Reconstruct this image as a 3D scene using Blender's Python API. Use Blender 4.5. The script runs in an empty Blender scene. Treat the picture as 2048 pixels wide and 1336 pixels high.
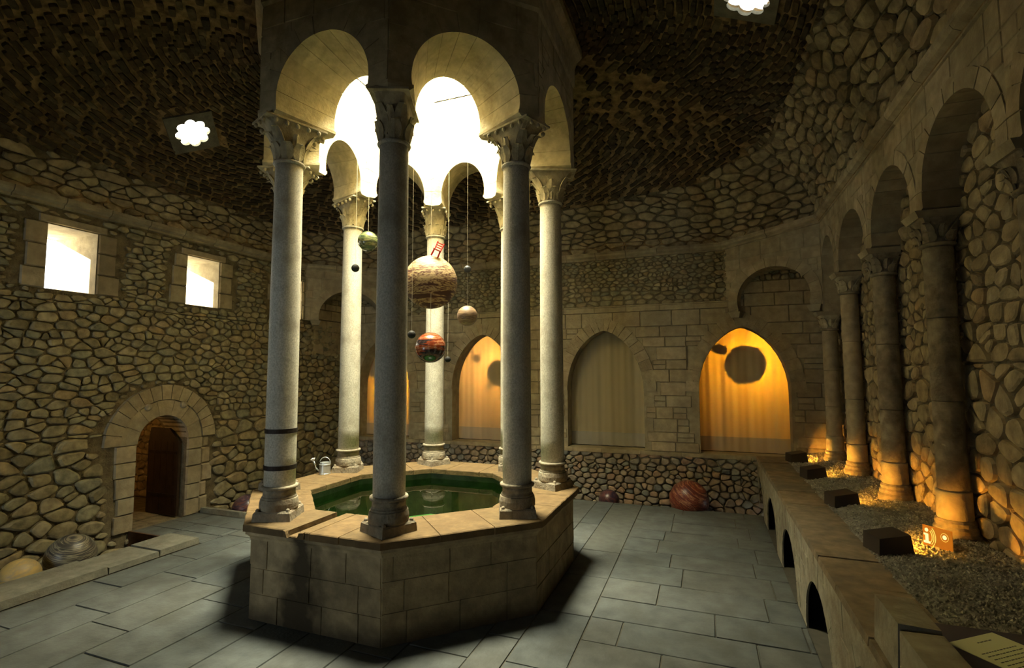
import bpy, math, random
import numpy as np
from mathutils import Vector, Matrix
from mathutils.geometry import tessellate_polygon
random.seed(7)
R = random.Random(11)
PI = math.pi
rad = math.radians
sc = bpy.context.scene
COL = sc.collection

# ------------------------------------------------------------------ camera
YAW, PITCH, ROLL = rad(-20.69), rad(4.265), rad(-0.16)
cd = bpy.data.cameras.new('camera')
cam = bpy.data.objects.new('camera', cd)
COL.objects.link(cam)
fwd = Vector((math.sin(YAW)*math.cos(PITCH), math.cos(YAW)*math.cos(PITCH), math.sin(PITCH)))
rgt = Vector((math.cos(YAW), -math.sin(YAW), 0))
upv = rgt.cross(fwd)
r2 = rgt*math.cos(ROLL) + upv*math.sin(ROLL)
u2 = -rgt*math.sin(ROLL) + upv*math.cos(ROLL)
cam.matrix_world = Matrix(((r2.x, u2.x, -fwd.x, 3.387), (r2.y, u2.y, -fwd.y, -5.614), (r2.z, u2.z, -fwd.z, 2.342), (0, 0, 0, 1)))
cd.sensor_width = 36.0
cd.lens = 1016.6/2048*36
cd.clip_start = 0.05
sc.camera = cam

# ------------------------------------------------------------------ world, sun, daylight
sc.view_settings.view_transform = 'Standard'
sc.view_settings.look = 'None'
sc.view_settings.gamma = 1.0
sc.view_settings.use_curve_mapping = False
sc.view_settings.exposure = -0.06
w = bpy.data.worlds.new('sky'); sc.world = w; w.use_nodes = True
bgn = w.node_tree.nodes['Background']
bgn.inputs[0].default_value = (1.0, 0.99, 0.93, 1)
bgn.inputs[1].default_value = 4.0

def light(name, kind, loc, energy, color, direction=None, **kw):
    l = bpy.data.lights.new(name, kind); l.energy = energy; l.color = color
    for k, v in kw.items(): setattr(l, k, v)
    o = bpy.data.objects.new(name, l); COL.objects.link(o); o.location = loc
    if direction is not None:
        o.rotation_euler = Vector(direction).to_track_quat('-Z', 'Y').to_euler()
    return o
SUN = light('sun', 'SUN', (-6, -6, 12), 55.0, (1.0, 0.93, 0.74), (0.80, 0.57, -0.34), angle=rad(0.6))
light('lantern_daylight', 'AREA', (0, 0, 8.3), 2600, (1.0, 0.95, 0.70), (0, 0, -1), shape='DISK', size=2.3)
for yy in (-1.32, 0.62, 2.58):
    light('window_daylight', 'AREA', (-5.72, yy, 3.9), 30, (1.0, 0.93, 0.66), (1, 0.15, -0.35), shape='RECTANGLE', size=0.6, size_y=0.8)
light('front_fill_left', 'AREA', (-3.1, -8.3, 1.45), 115, (0.76, 0.87, 0.90), (0.12, 1, 0.02), shape='RECTANGLE', size=1.6, size_y=1.1)  # added cool fill behind the camera, inside a closed box
light('front_fill_right', 'AREA', (1.4, -8.3, 1.45), 13, (0.72, 0.86, 0.95), (0.22, 1, 0.0), shape='RECTANGLE', size=1.0, size_y=1.1)  # second added fill, brightens the ledge and gravel from a closed box
sc.cycles.use_denoising = True
sc.cycles.sample_clamp_indirect = 6.0
sc.cycles.max_bounces = 10
sc.cycles.diffuse_bounces = 5
sc.cycles.caustics_reflective = False
sc.cycles.caustics_refractive = False

# ------------------------------------------------------------------ materials
def mat(name, cols, rough=0.9, nscale=9.0, nmix=0.35, bump=0.25, bscale=38.0, spec=0.25, grime=None, gscale=1.3, metal=0.0):
    m = bpy.data.materials.new(name); m.use_nodes = True
    nt = m.node_tree; N = nt.nodes; L = nt.links
    b = N['Principled BSDF']
    b.inputs['Roughness'].default_value = rough
    b.inputs['Metallic'].default_value = metal
    b.inputs['Specular IOR Level'].default_value = spec
    at = N.new('ShaderNodeAttribute'); at.attribute_name = 'tone'
    rp = N.new('ShaderNodeValToRGB'); rp.color_ramp.interpolation = 'LINEAR'
    e = rp.color_ramp.elements
    while len(e) > 1: e.remove(e[-1])
    e[0].position = 0; e[0].color = (*cols[0], 1)
    for i, c in enumerate(cols[1:]):
        q = e.new((i+1)/(len(cols)-1)); q.color = (*c, 1)
    L.new(at.outputs['Fac'], rp.inputs[0])
    tc = N.new('ShaderNodeTexCoord')
    n1 = N.new('ShaderNodeTexNoise'); n1.inputs['Scale'].default_value = nscale; n1.inputs['Detail'].default_value = 6
    L.new(tc.outputs['Object'], n1.inputs['Vector'])
    r1 = N.new('ShaderNodeMapRange'); r1.inputs[1].default_value = 0.3; r1.inputs[2].default_value = 0.7
    r1.inputs[3].default_value = 1-nmix; r1.inputs[4].default_value = 1+nmix*0.6
    L.new(n1.outputs['Fac'], r1.inputs[0])
    mx = N.new('ShaderNodeVectorMath'); mx.operation = 'SCALE'
    L.new(rp.outputs[0], mx.inputs[0]); L.new(r1.outputs[0], mx.inputs['Scale'])
    out = mx.outputs[0]
    if grime:
        n2 = N.new('ShaderNodeTexNoise'); n2.inputs['Scale'].default_value = gscale; n2.inputs['Detail'].default_value = 8
        n2.inputs['Roughness'].default_value = 0.65
        L.new(tc.outputs['Object'], n2.inputs['Vector'])
        r3 = N.new('ShaderNodeMapRange'); r3.inputs[1].default_value = 0.48; r3.inputs[2].default_value = 0.72
        L.new(n2.outputs['Fac'], r3.inputs[0])
        mg = N.new('ShaderNodeMix'); mg.data_type = 'RGBA'
        L.new(r3.outputs[0], mg.inputs['Factor']); L.new(out, mg.inputs['A']); mg.inputs['B'].default_value = (*grime, 1)
        out = mg.outputs['Result']
    L.new(out, b.inputs['Base Color'])
    nb = N.new('ShaderNodeTexNoise'); nb.inputs['Scale'].default_value = bscale; nb.inputs['Detail'].default_value = 8
    L.new(tc.outputs['Object'], nb.inputs['Vector'])
    bp = N.new('ShaderNodeBump'); bp.inputs['Strength'].default_value = bump; bp.inputs['Distance'].default_value = 0.02
    L.new(nb.outputs['Fac'], bp.inputs['Height']); L.new(bp.outputs[0], b.inputs['Normal'])
    m['out'] = 0
    return m

def simple(name, col, rough=0.6, metal=0.0, emit=None, es=0.0, spec=0.4):
    m = bpy.data.materials.new(name); m.use_nodes = True
    b = m.node_tree.nodes['Principled BSDF']
    b.inputs['Base Color'].default_value = (*col, 1); b.inputs['Roughness'].default_value = rough
    b.inputs['Metallic'].default_value = metal; b.inputs['Specular IOR Level'].default_value = spec
    nt = m.node_tree
    n = nt.nodes.new('ShaderNodeTexNoise'); n.inputs['Scale'].default_value = 60
    bp = nt.nodes.new('ShaderNodeBump'); bp.inputs['Strength'].default_value = 0.06
    nt.links.new(n.outputs['Fac'], bp.inputs['Height']); nt.links.new(bp.outputs[0], b.inputs['Normal'])
    if emit:
        b.inputs['Emission Color'].default_value = (*emit, 1); b.inputs['Emission Strength'].default_value = es
    return m

M_rub = mat('rubble_stone', [(.22, .19, .11), (.34, .29, .17), (.29, .275, .18), (.38, .32, .19), (.24, .24, .17), (.36, .275, .15), (.42, .37, .235)], nmix=.45, bump=.5, bscale=25)
M_rubw = mat('warm_rubble_stone', [(.24, .19, .11), (.38, .30, .17), (.33, .28, .17), (.42, .34, .20), (.29, .24, .15), (.40, .29, .16)], nmix=.4, bump=.5, bscale=25)
M_cob = mat('cobble_stone', [(.25, .20, .15), (.42, .33, .24), (.22, .23, .22), (.38, .30, .22), (.30, .31, .28), (.45, .30, .20), (.26, .24, .22)], nmix=.35, bump=.4, bscale=22)
M_mort = mat('old_mortar', [(.17, .14, .085), (.20, .165, .10)], nmix=.4, bump=.8, bscale=45)
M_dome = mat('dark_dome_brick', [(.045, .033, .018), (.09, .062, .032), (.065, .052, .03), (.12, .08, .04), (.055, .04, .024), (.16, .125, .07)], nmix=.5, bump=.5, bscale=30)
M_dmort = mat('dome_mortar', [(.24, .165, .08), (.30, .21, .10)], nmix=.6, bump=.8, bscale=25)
M_ash = mat('ashlar_stone', [(.34, .28, .18), (.43, .36, .23), (.38, .33, .22), (.47, .39, .26), (.40, .32, .20)], nmix=.25, bump=.3, bscale=40, grime=(.20, .16, .10), gscale=.9)
M_drum = mat('lantern_stone', [(.50, .43, .26), (.56, .49, .31), (.53, .46, .285)], nmix=.25, bump=.3, bscale=30, grime=(.27, .22, .13), gscale=2.2)
M_shaft = mat('column_marble', [(.46, .44, .36), (.49, .46, .38)], nmix=.3, nscale=60, rough=.75, bump=.12, bscale=90, grime=(.28, .25, .19), gscale=3)
M_cap = mat('carved_capital_stone', [(.42, .37, .25), (.46, .41, .28)], nmix=.3, bump=.35, bscale=60, grime=(.22, .18, .11), gscale=5)
M_plinth = mat('worn_base_stone', [(.27, .23, .16), (.31, .27, .19)], nmix=.45, bump=.5, bscale=35, grime=(.14, .10, .06), gscale=4)
M_floor = mat('floor_slab_stone', [(.086, .097, .093), (.10, .111, .105), (.095, .101, .092), (.106, .115, .108), (.084, .095, .092)], rough=.72, nmix=.3, nscale=5, bump=.3, bscale=30, grime=(.066, .069, .058), gscale=1.6)
M_strip = mat('dark_floor_slab', [(.085, .09, .08), (.09, .095, .083)], rough=.7, nmix=.2, bump=.15)
M_joint = mat('floor_joint', [(.085, .08, .062), (.09, .085, .065)], nmix=.2)
M_kerb = mat('kerb_stone', [(.18, .175, .135), (.20, .195, .15)], nmix=.3, bump=.4, grime=(.14, .12, .09), gscale=3)
M_cope = mat('basin_coping_stone', [(.145, .095, .040), (.165, .106, .046), (.13, .088, .039), (.15, .10, .042)], rough=.8, nmix=.3, bump=.35, bscale=30, grime=(.12, .075, .032), gscale=3)
M_bench = mat('bench_stone', [(.30, .28, .21), (.34, .31, .23)], nmix=.3, bump=.4, grime=(.19, .15, .10), gscale=2.5)
M_bcope = mat('bench_coping_stone', [(.20, .155, .095), (.25, .19, .115), (.18, .15, .10), (.22, .185, .13)], rough=.8, nmix=.35, bump=.4, grime=(.13, .11, .08), gscale=2.5)
M_shade = mat('recess_shade', [(.02, .016, .012), (.02, .016, .012)])  # near-black: shade of hollows put into the colour
M_grav = mat('gravel', [(.18, .18, .15), (.34, .33, .28), (.24, .23, .19), (.44, .42, .35), (.13, .125, .105)], nmix=.3, bump=.5, bscale=80)
M_rust = mat('rust_stained_stone', [(.10, .05, .022), (.12, .06, .03)], nmix=.7, nscale=5, bump=.3)
M_wood = mat('dark_door_wood', [(.028, .016, .009), (.035, .02, .011)], rough=.6, nmix=.4, bump=.2)
M_iron = mat('iron_band', [(.03, .022, .018), (.03, .022, .018)], rough=.6, metal=.6, bump=.3)
M_cube = simple('dark_lamp_casing', (.035, .028, .022), .5)
M_zinc = mat('galvanised_zinc', [(.50, .52, .50), (.5, .52, .5)], rough=.4, nmix=.2, bump=.05, metal=.7)
M_zincl = simple('white_rose_metal', (.75, .77, .75), .4)
M_wire = simple('hanging_wire', (.55, .50, .38), .5, .3)
M_red = simple('red_paint', (.42, .012, .012), .45)
M_paper = simple('pale_paper', (.86, .90, .56), .8)
M_ink = simple('ink', (.10, .12, .07), .8)
M_bulb = simple('amber_bulb', (1, .6, .2), .4, emit=(1.0, .5, .1), es=3)
M_board = simple('dark_board', (.05, .045, .06), .6)
M_sign = simple('lit_amber_sign', (.02, .006, .001), .6, emit=(1.0, .30, .015), es=.38, spec=.05)
M_signm = simple('lit_sign_mark', (.05, .04, .02), .6, emit=(1.0, .74, .28), es=1.6, spec=.05)
M_wring = simple('lit_sign_ring', (.05, .03, .01), .6, emit=(1.0, .60, .10), es=1.1, spec=.05)

M_glass = bpy.data.materials.new('clouded_skylight_glass'); M_glass.use_nodes = True
_n = M_glass.node_tree; _n.nodes.remove(_n.nodes['Principled BSDF'])
_t = _n.nodes.new('ShaderNodeBsdfTranslucent'); _t.inputs[0].default_value = (.9, .9, .84, 1)
_n.links.new(_t.outputs[0], _n.nodes['Material Output'].inputs[0])
# basin wall: ashlar with a water stain under the spout
M_basin = mat('basin_ashlar', [(.35, .27, .155), (.39, .305, .175), (.32, .245, .14)], nmix=.3, bump=.35, grime=(.16, .125, .075), gscale=1.7)
def add_stain(m):
    nt = m.node_tree; N = nt.nodes; L = nt.links; b = N['Principled BSDF']
    src = b.inputs['Base Color'].links[0].from_socket
    g = N.new('ShaderNodeNewGeometry'); sp = N.new('ShaderNodeSeparateXYZ'); L.new(g.outputs['Position'], sp.inputs[0])
    n = N.new('ShaderNodeTexNoise'); n.inputs['Scale'].default_value = 3.2; n.inputs['Detail'].default_value = 5
    L.new(g.outputs['Position'], n.inputs['Vector'])
    def mt(op, a, bb):
        q = N.new('ShaderNodeMath'); q.operation = op
        for i, x in enumerate((a, bb)):
            if isinstance(x, (int, float)): q.inputs[i].default_value = x
            else: L.new(x, q.inputs[i])
        return q.outputs[0]
    dx = mt('ABSOLUTE', mt('ADD', sp.outputs[0], .13), 0)
    wv = mt('ADD', mt('MULTIPLY', mt('SUBTRACT', n.outputs['Fac'], .5), .55), mt('MULTIPLY', mt('SUBTRACT', .8, sp.outputs[2]), .12))
    a = N.new('ShaderNodeMapRange'); L.new(mt('SUBTRACT', dx, wv), a.inputs[0])
    a.inputs[1].default_value = .06; a.inputs[2].default_value = .22; a.inputs[3].default_value = 1; a.inputs[4].default_value = 0
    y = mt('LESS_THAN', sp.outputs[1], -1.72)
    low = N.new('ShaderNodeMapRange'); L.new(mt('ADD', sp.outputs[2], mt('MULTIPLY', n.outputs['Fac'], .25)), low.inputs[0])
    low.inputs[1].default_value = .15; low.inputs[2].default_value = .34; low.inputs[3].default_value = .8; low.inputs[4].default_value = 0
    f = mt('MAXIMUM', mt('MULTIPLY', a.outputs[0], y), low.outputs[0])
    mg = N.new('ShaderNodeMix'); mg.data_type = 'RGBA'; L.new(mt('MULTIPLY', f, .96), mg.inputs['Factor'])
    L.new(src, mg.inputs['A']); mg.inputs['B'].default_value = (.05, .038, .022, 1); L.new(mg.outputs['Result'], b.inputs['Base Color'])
add_stain(M_basin)

def banded(name, cols, zs=14, rough=.35, zg=0.0, spec=.5, tilt=0.0):
    m = bpy.data.materials.new(name); m.use_nodes = True
    nt = m.node_tree; N = nt.nodes; L = nt.links; b = N['Principled BSDF']
    b.inputs['Roughness'].default_value = rough; b.inputs['Specular IOR Level'].default_value = spec
    tc = N.new('ShaderNodeTexCoord'); mp = N.new('ShaderNodeMapping')
    mp.inputs['Scale'].default_value = (.9, .9, zs); mp.inputs['Rotation'].default_value = (tilt, tilt*.5, 0)
    L.new(tc.outputs['Object'], mp.inputs[0])
    n = N.new('ShaderNodeTexNoise'); n.inputs['Scale'].default_value = 2.0; n.inputs['Detail'].default_value = 7
    n.inputs['Roughness'].default_value = .62; n.inputs['Distortion'].default_value = .35
    L.new(mp.outputs[0], n.inputs['Vector'])
    rp = N.new('ShaderNodeValToRGB'); e = rp.color_ramp.elements
    while len(e) > 1: e.remove(e[-1])
    k = len(cols)
    for i, c in enumerate(cols):
        p = .40 + .20*i/(k-1)
        if i == 0: e[0].position = p; e[0].color = (*c, 1)
        else:
            q = e.new(p); q.color = (*c, 1)
    sz = N.new('ShaderNodeSeparateXYZ'); L.new(tc.outputs['Object'], sz.inputs[0])
    ma = N.new('ShaderNodeMath'); ma.operation = 'MULTIPLY_ADD'; L.new(sz.outputs[2], ma.inputs[0]); ma.inputs[1].default_value = zg  # darker lower glaze, with some shade and top highlight put into the colour
    L.new(n.outputs['Fac'], ma.inputs[2]); L.new(ma.outputs[0], rp.inputs[0]); L.new(rp.outputs[0], b.inputs['Base Color'])
    bp = N.new('ShaderNodeBump'); bp.inputs['Strength'].default_value = .15; bp.inputs['Distance'].default_value = .01
    L.new(n.outputs['Fac'], bp.inputs['Height']); L.new(bp.outputs[0], b.inputs['Normal'])
    return m
B_cream = banded('cream_banded_glaze', [(.05, .018, .01), (.07, .026, .014), (.30, .215, .105), (.34, .25, .125), (.06, .02, .01), (.07, .025, .012), (.30, .22, .11), (.33, .245, .13), (.07, .028, .014), (.31, .23, .12)], 6, .6, .10, .3)
B_red = banded('red_banded_glaze', [(.015, .01, .01), (.02, .012, .012), (.03, .015, .012), (.12, .02, .008), (.19, .035, .010), (.10, .018, .008), (.23, .05, .014), (.34, .17, .08), (.20, .04, .012)], 8, .2, .55)
B_brown = banded('brown_banded_glaze', [(.26, .17, .085), (.07, .028, .015), (.29, .19, .095), (.06, .025, .015), (.25, .16, .08)], 22, .5)
B_green = banded('green_banded_glaze', [(.03, .05, .025), (.05, .065, .03), (.16, .18, .07), (.03, .04, .02), (.05, .06, .03), (.20, .20, .09)], 6, .15)
B_dark = banded('charcoal_glaze', [(.010, .010, .010), (.022, .021, .019), (.012, .012, .011)], 6, .6, 0, .12)
B_blue = banded('slate_blue_glaze', [(.04, .045, .05), (.025, .027, .03), (.07, .07, .07)], 6, .5, 0, .3)
B_stripe = banded('dark_striped_glaze', [(.04, .038, .035), (.35, .32, .22), (.05, .045, .04), (.06, .055, .05), (.28, .24, .16)], 20, .4, tilt=.35)
B_yellow = banded('ochre_glaze', [(.50, .36, .14), (.60, .42, .14), (.42, .33, .18), (.62, .40, .10)], 3, .5)
B_wine = banded('wine_red_glaze', [(.10, .02, .015), (.18, .03, .02), (.42, .24, .13), (.16, .025, .015), (.05, .012, .01), (.30, .08, .04), (.12, .02, .014)], 8, .4, tilt=.5)
B_violet = banded('violet_banded_glaze', [(.03, .02, .035), (.14, .05, .04), (.03, .02, .035), (.04, .025, .045), (.16, .09, .08)], 7, .35, tilt=.4)

M_cloth = bpy.data.materials.new('cream_curtain_cloth'); M_cloth.use_nodes = True
def cloth(m, colr, tr):
    nt = m.node_tree; N = nt.nodes; L = nt.links
    N.remove(N['Principled BSDF']); o = N['Material Output']
    tc = N.new('ShaderNodeTexCoord'); n = N.new('ShaderNodeTexNoise'); n.inputs['Scale'].default_value = 3
    mp = N.new('ShaderNodeMapping'); mp.inputs['Scale'].default_value = (4, 4, .5)
    L.new(tc.outputs['Object'], mp.inputs[0]); L.new(mp.outputs[0], n.inputs['Vector'])
    r = N.new('ShaderNodeMapRange'); r.inputs[3].default_value = .93; r.inputs[4].default_value = 1.04; L.new(n.outputs['Fac'], r.inputs[0])
    v = N.new('ShaderNodeVectorMath'); v.operation = 'SCALE'; v.inputs[0].default_value = colr; L.new(r.outputs[0], v.inputs['Scale'])
    d = N.new('ShaderNodeBsdfDiffuse'); t = N.new('ShaderNodeBsdfTranslucent')
    L.new(v.outputs[0], d.inputs[0]); L.new(v.outputs[0], t.inputs[0])
    mx = N.new('ShaderNodeMixShader'); mx.inputs[0].default_value = tr
    L.new(d.outputs[0], mx.inputs[1]); L.new(t.outputs[0], mx.inputs[2]); L.new(mx.outputs[0], o.inputs[0])
cloth(M_cloth, (.86, .74, .48), .42)
M_hem = bpy.data.materials.new('grey_curtain_hem'); M_hem.use_nodes = True
cloth(M_hem, (.58, .55, .46), .22)

M_water = bpy.data.materials.new('green_pool_water'); M_water.use_nodes = True
nt = M_water.node_tree; N = nt.nodes; L = nt.links
N.remove(N['Principled BSDF'])
gl = N.new('ShaderNodeBsdfGlossy'); gl.inputs['Roughness'].default_value = .015
tp = N.new('ShaderNodeBsdfTransparent'); tp.inputs[0].default_value = (.52, .72, .46, 1)
fr = N.new('ShaderNodeFresnel'); fr.inputs[0].default_value = 1.45
nz = N.new('ShaderNodeTexNoise'); nz.inputs['Scale'].default_value = 5
bp = N.new('ShaderNodeBump'); bp.inputs['Strength'].default_value = .02; bp.inputs['Distance'].default_value = .05
L.new(nz.outputs['Fac'], bp.inputs['Height']); L.new(bp.outputs[0], gl.inputs['Normal']); L.new(bp.outputs[0], fr.inputs['Normal'])
ms = N.new('ShaderNodeMixShader'); L.new(fr.outputs[0], ms.inputs[0]); L.new(tp.outputs[0], ms.inputs[1]); L.new(gl.outputs[0], ms.inputs[2])
L.new(ms.outputs[0], N['Material Output'].inputs[0])
M_pool = mat('green_pool_bottom', [(.20, .40, .20), (.25, .46, .24)], nmix=.5, nscale=3, bump=.1)

M_inner = mat('dark_pool_wall', [(.05, .055, .03), (.06, .065, .035)], rough=.4, nmix=.5, nscale=6, bump=.3)  # inner wall darker than the basin's outer stone
# ------------------------------------------------------------------ mesh builder
class MB:
    def __init__(s): s.v = []; s.f = []; s.t = []; s.m = []
    def add(s, vs, fs, tone=.5, mi=0):
        n = len(s.v); s.v += [tuple(p) for p in vs]
        for f in fs: s.f.append(tuple(n+i for i in f)); s.t.append(tone); s.m.append(mi)
    def box(s, x0, x1, y0, y1, z0, z1, tone=.5, mi=0, M=None):
        vs = [(x, y, z) for z in (z0, z1) for y in (y0, y1) for x in (x0, x1)]
        if M: vs = [M(*p) for p in vs]
        s.add(vs, [(0, 2, 3, 1), (4, 5, 7, 6), (0, 1, 5, 4), (2, 6, 7, 3), (0, 4, 6, 2), (1, 3, 7, 5)], tone, mi)
    def prism(s, pts, z0, z1, tone=.5, mi=0, top=None):
        n = len(pts); top = top or pts
        vs = [(p[0], p[1], z0) for p in pts] + [(p[0], p[1], z1) for p in top]
        s.add(vs, [tuple(range(n-1, -1, -1)), tuple(range(n, 2*n))] + [(i, (i+1) % n, n+(i+1) % n, n+i) for i in range(n)], tone, mi)
    def lathe(s, prof, cx=0, cy=0, n=28, tone=.5, mi=0, cap=True):
        vs = [(cx+r*math.cos(2*PI*j/n), cy+r*math.sin(2*PI*j/n), z) for r, z in prof for j in range(n)]
        k = len(prof)
        fs = [(i*n+j, i*n+(j+1) % n, (i+1)*n+(j+1) % n, (i+1)*n+j) for i in range(k-1) for j in range(n)]
        if cap: fs += [tuple(range(n-1, -1, -1)), tuple(range((k-1)*n, k*n))]
        s.add(vs, fs, tone, mi)
    def tube(s, pts, r, n=6, tone=.5, mi=0):
        pts = [Vector(p) for p in pts]; vs = []
        for i, p in enumerate(pts):
            d = (pts[min(i+1, len(pts)-1)] - pts[max(i-1, 0)]).normalized()
            a = d.cross(Vector((0, 0, 1))) if abs(d.z) < .9 else d.cross(Vector((1, 0, 0)))
            a.normalize(); b = d.cross(a)
            vs += [p + (a*math.cos(2*PI*j/n) + b*math.sin(2*PI*j/n))*r for j in range(n)]
        k = len(pts)
        s.add(vs, [(i*n+j, i*n+(j+1) % n, (i+1)*n+(j+1) % n, (i+1)*n+j) for i in range(k-1) for j in range(n)] + [tuple(range(n-1, -1, -1)), tuple(range((k-1)*n, k*n))], tone, mi)
    def sphere(s, c, r, nu=20, nv=12, tone=.5, mi=0):
        vs = [(c[0], c[1], c[2]-r)]
        for i in range(1, nv):
            a = -PI/2 + PI*i/nv
            vs += [(c[0]+r*math.cos(a)*math.cos(2*PI*j/nu), c[1]+r*math.cos(a)*math.sin(2*PI*j/nu), c[2]+r*math.sin(a)) for j in range(nu)]
        vs.append((c[0], c[1], c[2]+r)); t = len(vs)-1
        fs = [(0, 1+(j+1) % nu, 1+j) for j in range(nu)]
        for i in range(nv-2):
            fs += [(1+i*nu+j, 1+i*nu+(j+1) % nu, 1+(i+1)*nu+(j+1) % nu, 1+(i+1)*nu+j) for j in range(nu)]
        fs += [(1+(nv-2)*nu+j, 1+(nv-2)*nu+(j+1) % nu, t) for j in range(nu)]
        s.add(vs, fs, tone, mi)
    def plate(s, outer, holes, M, d0, d1, tone=.5, mi=0, back=True):
        """flat slab with holes: front at depth d0, back at d1"""
        loops = [outer] + holes
        idx = tessellate_polygon([[Vector((p[0], p[1], 0)) for p in lp] for lp in loops])
        fl = [p for lp in loops for p in lp]; n = len(fl)
        vs = [M(p[0], p[1], d0) for p in fl] + [M(p[0], p[1], d1) for p in fl]
        fs = [tuple(t) for t in idx] + ([tuple(n+i for i in reversed(t)) for t in idx] if back else [])
        o = 0
        for lp in loops:
            k = len(lp)
            fs += [(o+i, o+(i+1) % k, n+o+(i+1) % k, n+o+i) for i in range(k)]
            o += k
        s.add(vs, fs, tone, mi)
    def build(s, name, mats, parent=None, smooth=False, origin=None, label=None):
        me = bpy.data.meshes.new(name)
        v = s.v
        if origin is not None: v = [(p[0]-origin[0], p[1]-origin[1], p[2]-origin[2]) for p in v]
        me.from_pydata([tuple(map(float, p)) for p in v], [], s.f)
        if not isinstance(mats, (list, tuple)): mats = [mats]
        for m in mats: me.materials.append(m)
        a = me.attributes.new('tone', 'FLOAT', 'FACE'); a.data.foreach_set('value', s.t)
        me.polygons.foreach_set('material_index', s.m)
        me.polygons.foreach_set('use_smooth', [smooth]*len(s.f))
        me.update()
        o = bpy.data.objects.new(name, me); COL.objects.link(o)
        if origin is not None and parent is None: o.location = origin
        if parent is not None:
            o.parent = parent
        if label: o['label'] = label
        return o

def struct(o): o['kind'] = 'structure'; return o
def tag(o, label, cat, group=None, kind=None):
    o['label'] = label; o['category'] = cat
    if group: o['group'] = group
    if kind: o['kind'] = kind
    return o
def empty(name, loc, rz=0):
    o = bpy.data.objects.new(name, None); COL.objects.link(o); o.location = loc; o.rotation_euler = (0, 0, rz)
    o.empty_display_size = .1
    return o
def copy_tree(o, parent=None):
    c = o.copy(); COL.objects.link(c); c.parent = parent
    for ch in list(o.children): copy_tree(ch, c)
    return c

# ------------------------------------------------------------------ masonry
def stone(mb, M, cu, cv, w, h, d, p=3.2, n=10, jit=.08, tone=None, sink=.02, rings=((1, None), (.9, .62), (.62, .96)), ctr=1.0, mi=0):
    tone = R.random() if tone is None else tone
    ph = R.uniform(0, 2*PI); rot = R.uniform(-.08, .08)
    tu, tv = R.uniform(-.25, .25), R.uniform(-.25, .25)
    out = []
    for j in range(n):
        a = 2*PI*(j+.5*R.random())/n
        c, s = math.cos(a), math.sin(a)
        x = math.copysign(abs(c)**(2/p), c)*w/2; y = math.copysign(abs(s)**(2/p), s)*h/2
        k = 1 - jit*R.random()
        out.append(((x*k*math.cos(rot)-y*k*math.sin(rot)), (y*k+x*k*math.sin(rot))))
    vs = []
    for sc_, dd in rings:
        for x, y in out:
            dep = -sink if dd is None else d*dd*(1 + tu*x/w + tv*y/h)
            vs.append(M(cu+x*sc_, cv+y*sc_, dep))
    vs.append(M(cu, cv, d*ctr))
    k = len(rings)
    fs = [(i*n+j, i*n+(j+1) % n, (i+1)*n+(j+1) % n, (i+1)*n+j) for i in range(k-1) for j in range(n)]
    fs += [((k-1)*n+j, (k-1)*n+(j+1) % n, k*n) for j in range(n)]
    mb.add(vs, fs, tone, mi)

def block(mb, M, u0, u1, v0, v1, d, g=.005, b=.01, tone=None, jit=.003, sink=.01, mi=0):
    tone = R.random() if tone is None else tone
    u0 += g; u1 -= g; v0 += g; v1 -= g
    b = min(b, (u1-u0)*.3, (v1-v0)*.3)
    J = lambda: R.uniform(-jit, jit)
    vs = [M(u+J(), v+J(), -sink) for u, v in ((u0, v0), (u1, v0), (u1, v1), (u0, v1))]
    dj = d*R.uniform(.8, 1.1)
    vs += [M(u, v, dj+J()) for u, v in ((u0+b, v0+b), (u1-b, v0+b), (u1-b, v1-b), (u0+b, v1-b))]
    mb.add(vs, [(4, 5, 6, 7)] + [(i, (i+1) % 4, 4+(i+1) % 4, 4+i) for i in range(4)], tone, mi)

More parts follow.
